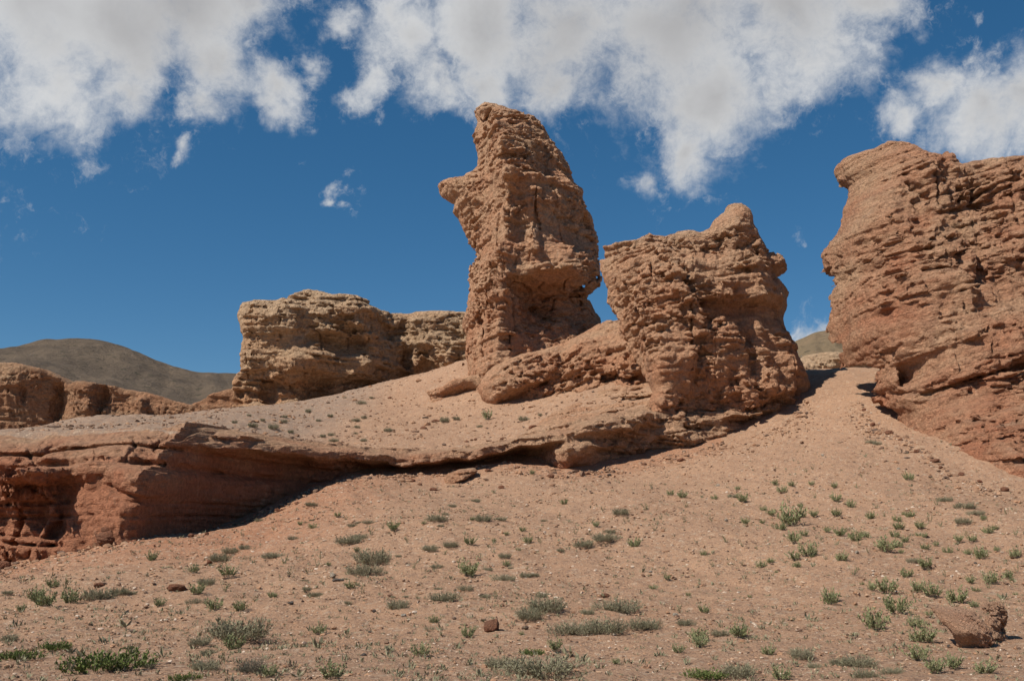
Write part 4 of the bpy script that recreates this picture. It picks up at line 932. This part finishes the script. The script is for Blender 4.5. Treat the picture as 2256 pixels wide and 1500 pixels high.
def zone_label(px, py, kind):
    if py < 1000: return ('small grey-green tuft on the terrace between ledge and mesa' if kind == 'F' else 'green leafy tuft on the terrace below the pillar',
                          'tufts on the terrace' if kind == 'F' else 'green tufts on the terrace')
    if px > 1400:
        if kind == 'F': return ('grey-green feathery clump along the bottom right' if py > 1300 else 'dry grey-green clump on the talus below the right cliff', 'grey clumps along the bottom right' if py > 1300 else 'dry clumps below the cliff')
        if kind == 'S': return 'thin sparse sprig between shrubs on the right talus slope', 'sprigs on the right slope'
        if py < 1130: return 'small leafy shrub high on the right talus slope', 'high shrubs on the right slope'
        if py < 1260: return 'leafy green shrub in the loose colony halfway up the right slope', 'shrub colony on the right slope'
        return 'large leafy green shrub low on the slope around the two boulders', 'shrubs around the boulders'
    if px < 640 and py > 1200:
        return {'L': ('leafy green shrub on the flat ground below the left ledge', 'green shrubs below the left ledge'),
                'F': ('grey-green feathery clump on the flat ground below the left ledge', 'grey clumps below the left ledge'),
                'S': ('thin sprig on the ground below the left ledge', 'sprigs below the left ledge'), 'M': ('bright green mat at the lower left', 'mats at the lower left')}[kind]
    return {'L': ('leafy green shrub on the open middle of the slope', 'green shrubs in the middle'), 'F': ('grey-green feathery clump on the open middle of the slope', 'grey clumps in the middle'),
            'S': ('thin sprig on the open middle of the slope', 'sprigs in the middle'), 'M': ('bright green mat at the bottom of the slope', 'mats at the bottom')}[kind]
SPECIAL = [
 (520, 1410, 130, 'F', 'wide grey-green cushion shrub with a bright green sprig before it'), (515, 1432, 46, 'L', 'bright leafy sprig in front of the wide grey-green cushion shrub'),
 (552, 1481, 64, 'D', 'dark grey dome-shaped bush at the bottom of the view'), (225, 1477, 165, 'M', 'largest bright green mat plant, spread over the lower left corner'),
 (118, 1430, 68, 'M', 'bright green mat tuft just above the largest mat plant'), (30, 1452, 90, 'M', 'bright green mat running out of the left edge'),
 (820, 1243, 84, 'F', 'largest grey feathery shrub on the middle of the slope'), (800, 1268, 60, 'F', 'thin grey clump just below the largest feathery shrub on the middle slope'),
 (770, 1200, 55, 'F', 'dark green-grey clump straight above the largest feathery shrub'), (333, 1237, 27, 'L', 'lone leafy shrub on the red dirt below the ledge'),
 (1165, 1366, 66, 'F', 'leftmost grey cushion of the cluster at the bottom centre'), (1203, 1347, 90, 'F', 'flat grey cushion at the upper left of the bottom centre cluster'),
 (1260, 1398, 80, 'F', 'tallest grey cushion at the front of the bottom centre cluster'), (1333, 1396, 92, 'F', 'broad grey cushion in the middle of the bottom centre cluster'),
 (1358, 1350, 84, 'F', 'grey cushion at the upper right of the bottom centre cluster'), (1295, 1353, 32, 'F', 'smallest grey cushion of the bottom centre cluster'),
 (1418, 1387, 68, 'F', 'rightmost low grey cushion of the bottom centre cluster'), (1173, 1442, 56, 'M', 'bright green leafy patch on the left of the big bottom mat'),
 (1200, 1490, 165, 'F', 'big grey-green mat shrub at the bottom edge, centre'), (1743, 1160, 64, 'L', 'largest leafy shrub halfway up the right talus slope'),
 (1955, 1307, 48, 'L', 'dense green shrub up the slope left of the boulders'), (1930, 1390, 58, 'L', 'largest leafy shrub directly left of the two boulders'),
 (1833, 1335, 44, 'L', 'round leafy shrub standing alone on sand, far left of the boulders'), (1978, 1353, 54, 'L', 'spreading leafy shrub between the round lone shrub and the boulders'),
 (2110, 1331, 44, 'L', 'green shrub just behind the larger boulder'), (2035, 1420, 52, 'L', 'low leafy shrub at the left foot of the larger boulder'),
 (2148, 1338, 20, 'L', 'small green shrub between the two boulder tops'), (1558, 1497, 84, 'M', 'bright green mat at the bottom edge right of centre'),
 (1398, 1207, 30, 'L', 'lone leafy shrub on bare sand right of the feathery pair'), (1335, 1196, 56, 'F', 'larger of two grey feathery clumps side by side, centre right'),
 (1288, 1207, 46, 'F', 'smaller of two grey feathery clumps side by side, centre right'), (571, 1149, 20, 'F', 'dark tuft on the dirt crest at the edge of the ledge shadow'),
 (684, 1114, 27, 'F', 'dark grey tuft on the dirt crest against the shaded ledge'), (1073, 925, 22, 'L', 'greenest tuft on the terrace below the outcrop')]
LST = """L115,1295,30 S143,1297,25 F15,1308,25 L97,1337,50 L75,1325,40 L152,1332,42 F210,1322,65 F260,1310,45 F287,1310,20 L46,1347,24 L425,1262,24 L502,1272,38 F480,1237,50 F505,1222,40
F537,1210,26 F452,1290,40 L432,1310,34 F432,1332,34 L470,1346,36 L527,1347,32 L600,1317,20 S495,1305,26 L350,1337,24 F692,1315,28 F675,1300,22 L772,1297,22 F790,1188,30 L865,1171,30 S817,1180,24
F780,1161,24 F642,1189,22 F600,1230,40 S625,1245,22 S617,1282,16 S637,1270,22 S697,1250,16 S705,1232,14 S677,1265,16 F875,1342,55 F980,1325,60 F947,1215,40 F992,1207,36 L1035,1200,26 L1032,1272,45
F1075,1257,22 F1112,1280,40 F1112,1230,30 F960,1252,28 S1010,1242,14 F1025,1302,34 S1092,1320,18 F1070,1315,22 F440,1420,50 F457,1442,36 L700,1397,30 S765,1410,18 L957,1375,22 F945,1390,26 L1030,1405,34
L927,1445,36 M282,1427,26 F20,1410,36 F322,1470,30 F450,1475,60 S495,1457,30 L592,1490,34 L732,1497,50 M405,1498,60 F1105,1470,65 L1173,1046,14 S1233,1144,14 S1253,1151,9 L1313,1160,16 F1368,1135,44
S1328,1127,14 S1423,1124,20 S1377,1152,12 F1343,1175,24 L1163,1197,22 S1190,1197,10 F1235,1216,18 L1478,1091,16 L1505,1097,22 L1638,1107,26 F1615,1097,22 L1708,1069,16 L1725,1086,22 L1745,1072,16
L1788,1070,14 S1776,1042,12 S1791,1036,10 L1843,1106,26 L1875,1120,22 S1838,1072,12 S1888,1077,14 S1898,1052,10 L2004,1060,24 S1974,1067,10 L1683,1127,18 L1700,1137,20 L1763,1117,14 L1768,1140,22
L1793,1139,22 L1845,1137,24 L1720,1170,24 L1643,1155,18 S1568,1150,14 S1455,1145,12 L1920,1144,24 S1948,1140,14 L1978,1150,20 L1983,1167,26 L2005,1140,22 L2028,1165,24 S2048,1150,18 F2085,1105,30
F2128,1122,46 F2153,1135,30 L2168,1146,16 F2123,1155,36 S2205,1150,10 S2073,1162,14 L2195,1167,16 L2178,1177,24 L1773,1182,20 L1823,1172,18 L1853,1182,30 L1888,1194,30 L1905,1185,24 L1973,1185,22
L1750,1197,34 L1783,1227,36 L1750,1235,26 L1755,1254,20 S1808,1192,14 S1843,1204,16 L1958,1215,44 L1978,1207,24 L1995,1195,20 L2023,1182,12 L2038,1185,14 L2040,1212,20 L2113,1195,22 L2143,1194,20
S2128,1182,14 S2238,1180,16 L1855,1237,26 S1818,1236,12 S1913,1219,14 L2090,1220,20 L2133,1222,18 L2165,1232,34 L2238,1229,24 L1678,1252,22 L1698,1242,18 S1668,1212,10 S1570,1248,14 S1608,1248,12
S1637,1246,12 F2015,1241,28 L2043,1254,32 L2188,1287,34 L2223,1275,24 L2000,1275,28 S1883,1270,28 L2140,1286,22 L1923,1300,24 L2058,1315,40 L2023,1305,34 S2008,1355,20 L2048,1357,18 L2018,1385,32
S1723,1375,16 L1552,1350,24 S1495,1347,16 F1513,1377,36 L1538,1410,38 L1543,1426,36 L1628,1405,46 F1588,1400,36 L1495,1440,26 L1358,1462,20 S1400,1407,10 L1438,1300,18 S1465,1267,9 S1418,1251,10
F1198,1315,30 F1158,1272,30 F1178,1270,20 L1148,1400,14 L1225,1435,36 F1768,1450,60 L1693,1445,30 F1853,1465,50 F1898,1470,70 F1968,1485,44 F1793,1472,30 F1908,1492,50 L2023,1455,46 L2065,1482,44
L2103,1472,40 L2173,1485,44 F1628,1492,80 L1723,1498,40 F1154,927,22 F1190,916,10 F796,891,18 F819,878,10 F759,878,9 F679,910,15 F727,919,14 F784,929,16 F801,922,12 F785,943,13 F627,920,12 F626,931,14
F578,928,13 F702,929,12 F601,947,26 F555,942,20 F516,933,14 F548,917,10 F736,974,18 F711,963,14 F730,960,14 F801,974,16 F979,931,22 F1005,926,16 F1057,942,12 F784,956,8 F855,951,18 F640,954,14
L743,1139,16 S762,1146,12 F686,1148,14 F675,1153,11 L660,1158,13 L688,1165,18 F810,1155,24 F996,1117,20 F1048,1107,24 F961,1149,46 F1103,1146,24 F1064,1149,40 F982,1135,16 S603,1169,12 S532,1181,12
S842,1084,10 S1032,1121,8 S948,1096,10 F1920,978,18 F1934,980,16"""
for a in SPECIAL: plant(*a)
for tk in LST.split():
    px, py, w = (float(q) for q in tk[1:].split(',')); plant(px, py, w, tk[0])

for i in range(95):
    if i < 50: px, py, kd = prng.uniform(1430, 2245), prng.uniform(1075, 1330), 'LSS'[int(prng.integers(3))]
    else: px, py, kd = prng.uniform(600, 1430), prng.uniform(1110, 1330), 'FSL'[int(prng.integers(3))]
    if px > 1900 and py < 1110: continue
    plant(px, py, prng.uniform(9, 17), kd)

# tiny dry weeds between the pebbles
def weeds():
    rng = np.random.default_rng(5)
    N = 10500; Y = 9 + 29 * rng.random(N) ** 1.3; X = (rng.random(N) * 2 - 1) * Y * .56
    pat = np.sin(X * .9 + 1) * np.sin(Y * .8 + .5) + .5 * np.sin(X * 2.3 - Y * 1.7)
    keep = (Y < face_y(X) - 1.2) & (rng.random(N) < np.clip(.45 + .35 * pat + .2 * (X < 0), .05, 1)); X, Y = X[keep], Y[keep]; N = len(X)
    Z = height(X, Y); nb = 7
    P = np.repeat(np.stack([X, Y, Z], -1), nb, 0); P[:, :2] += rng.normal(0, .018, (N * nb, 2))
    dr = unit(np.c_[rng.normal(0, .6, (N * nb, 2)), np.ones(N * nb)])
    L = np.repeat(np.exp(rng.normal(-3.0, .35, N)), nb) * rng.uniform(.5, 1.1, N * nb)
    V = quads_leaf(P, dr, L, L * .24, rng)
    o = mesh_np('weeds', V, np.arange(len(V)).reshape(-1, 4), ML['F'], {'tone': np.repeat(rng.random(N * nb), 4)}, smooth=False)
    tag(o, 'tiny dry weeds sprouting between the pebbles', 'weeds', kind='stuff')
weeds()
print(f'built {time.time()-T0:.1f}s')
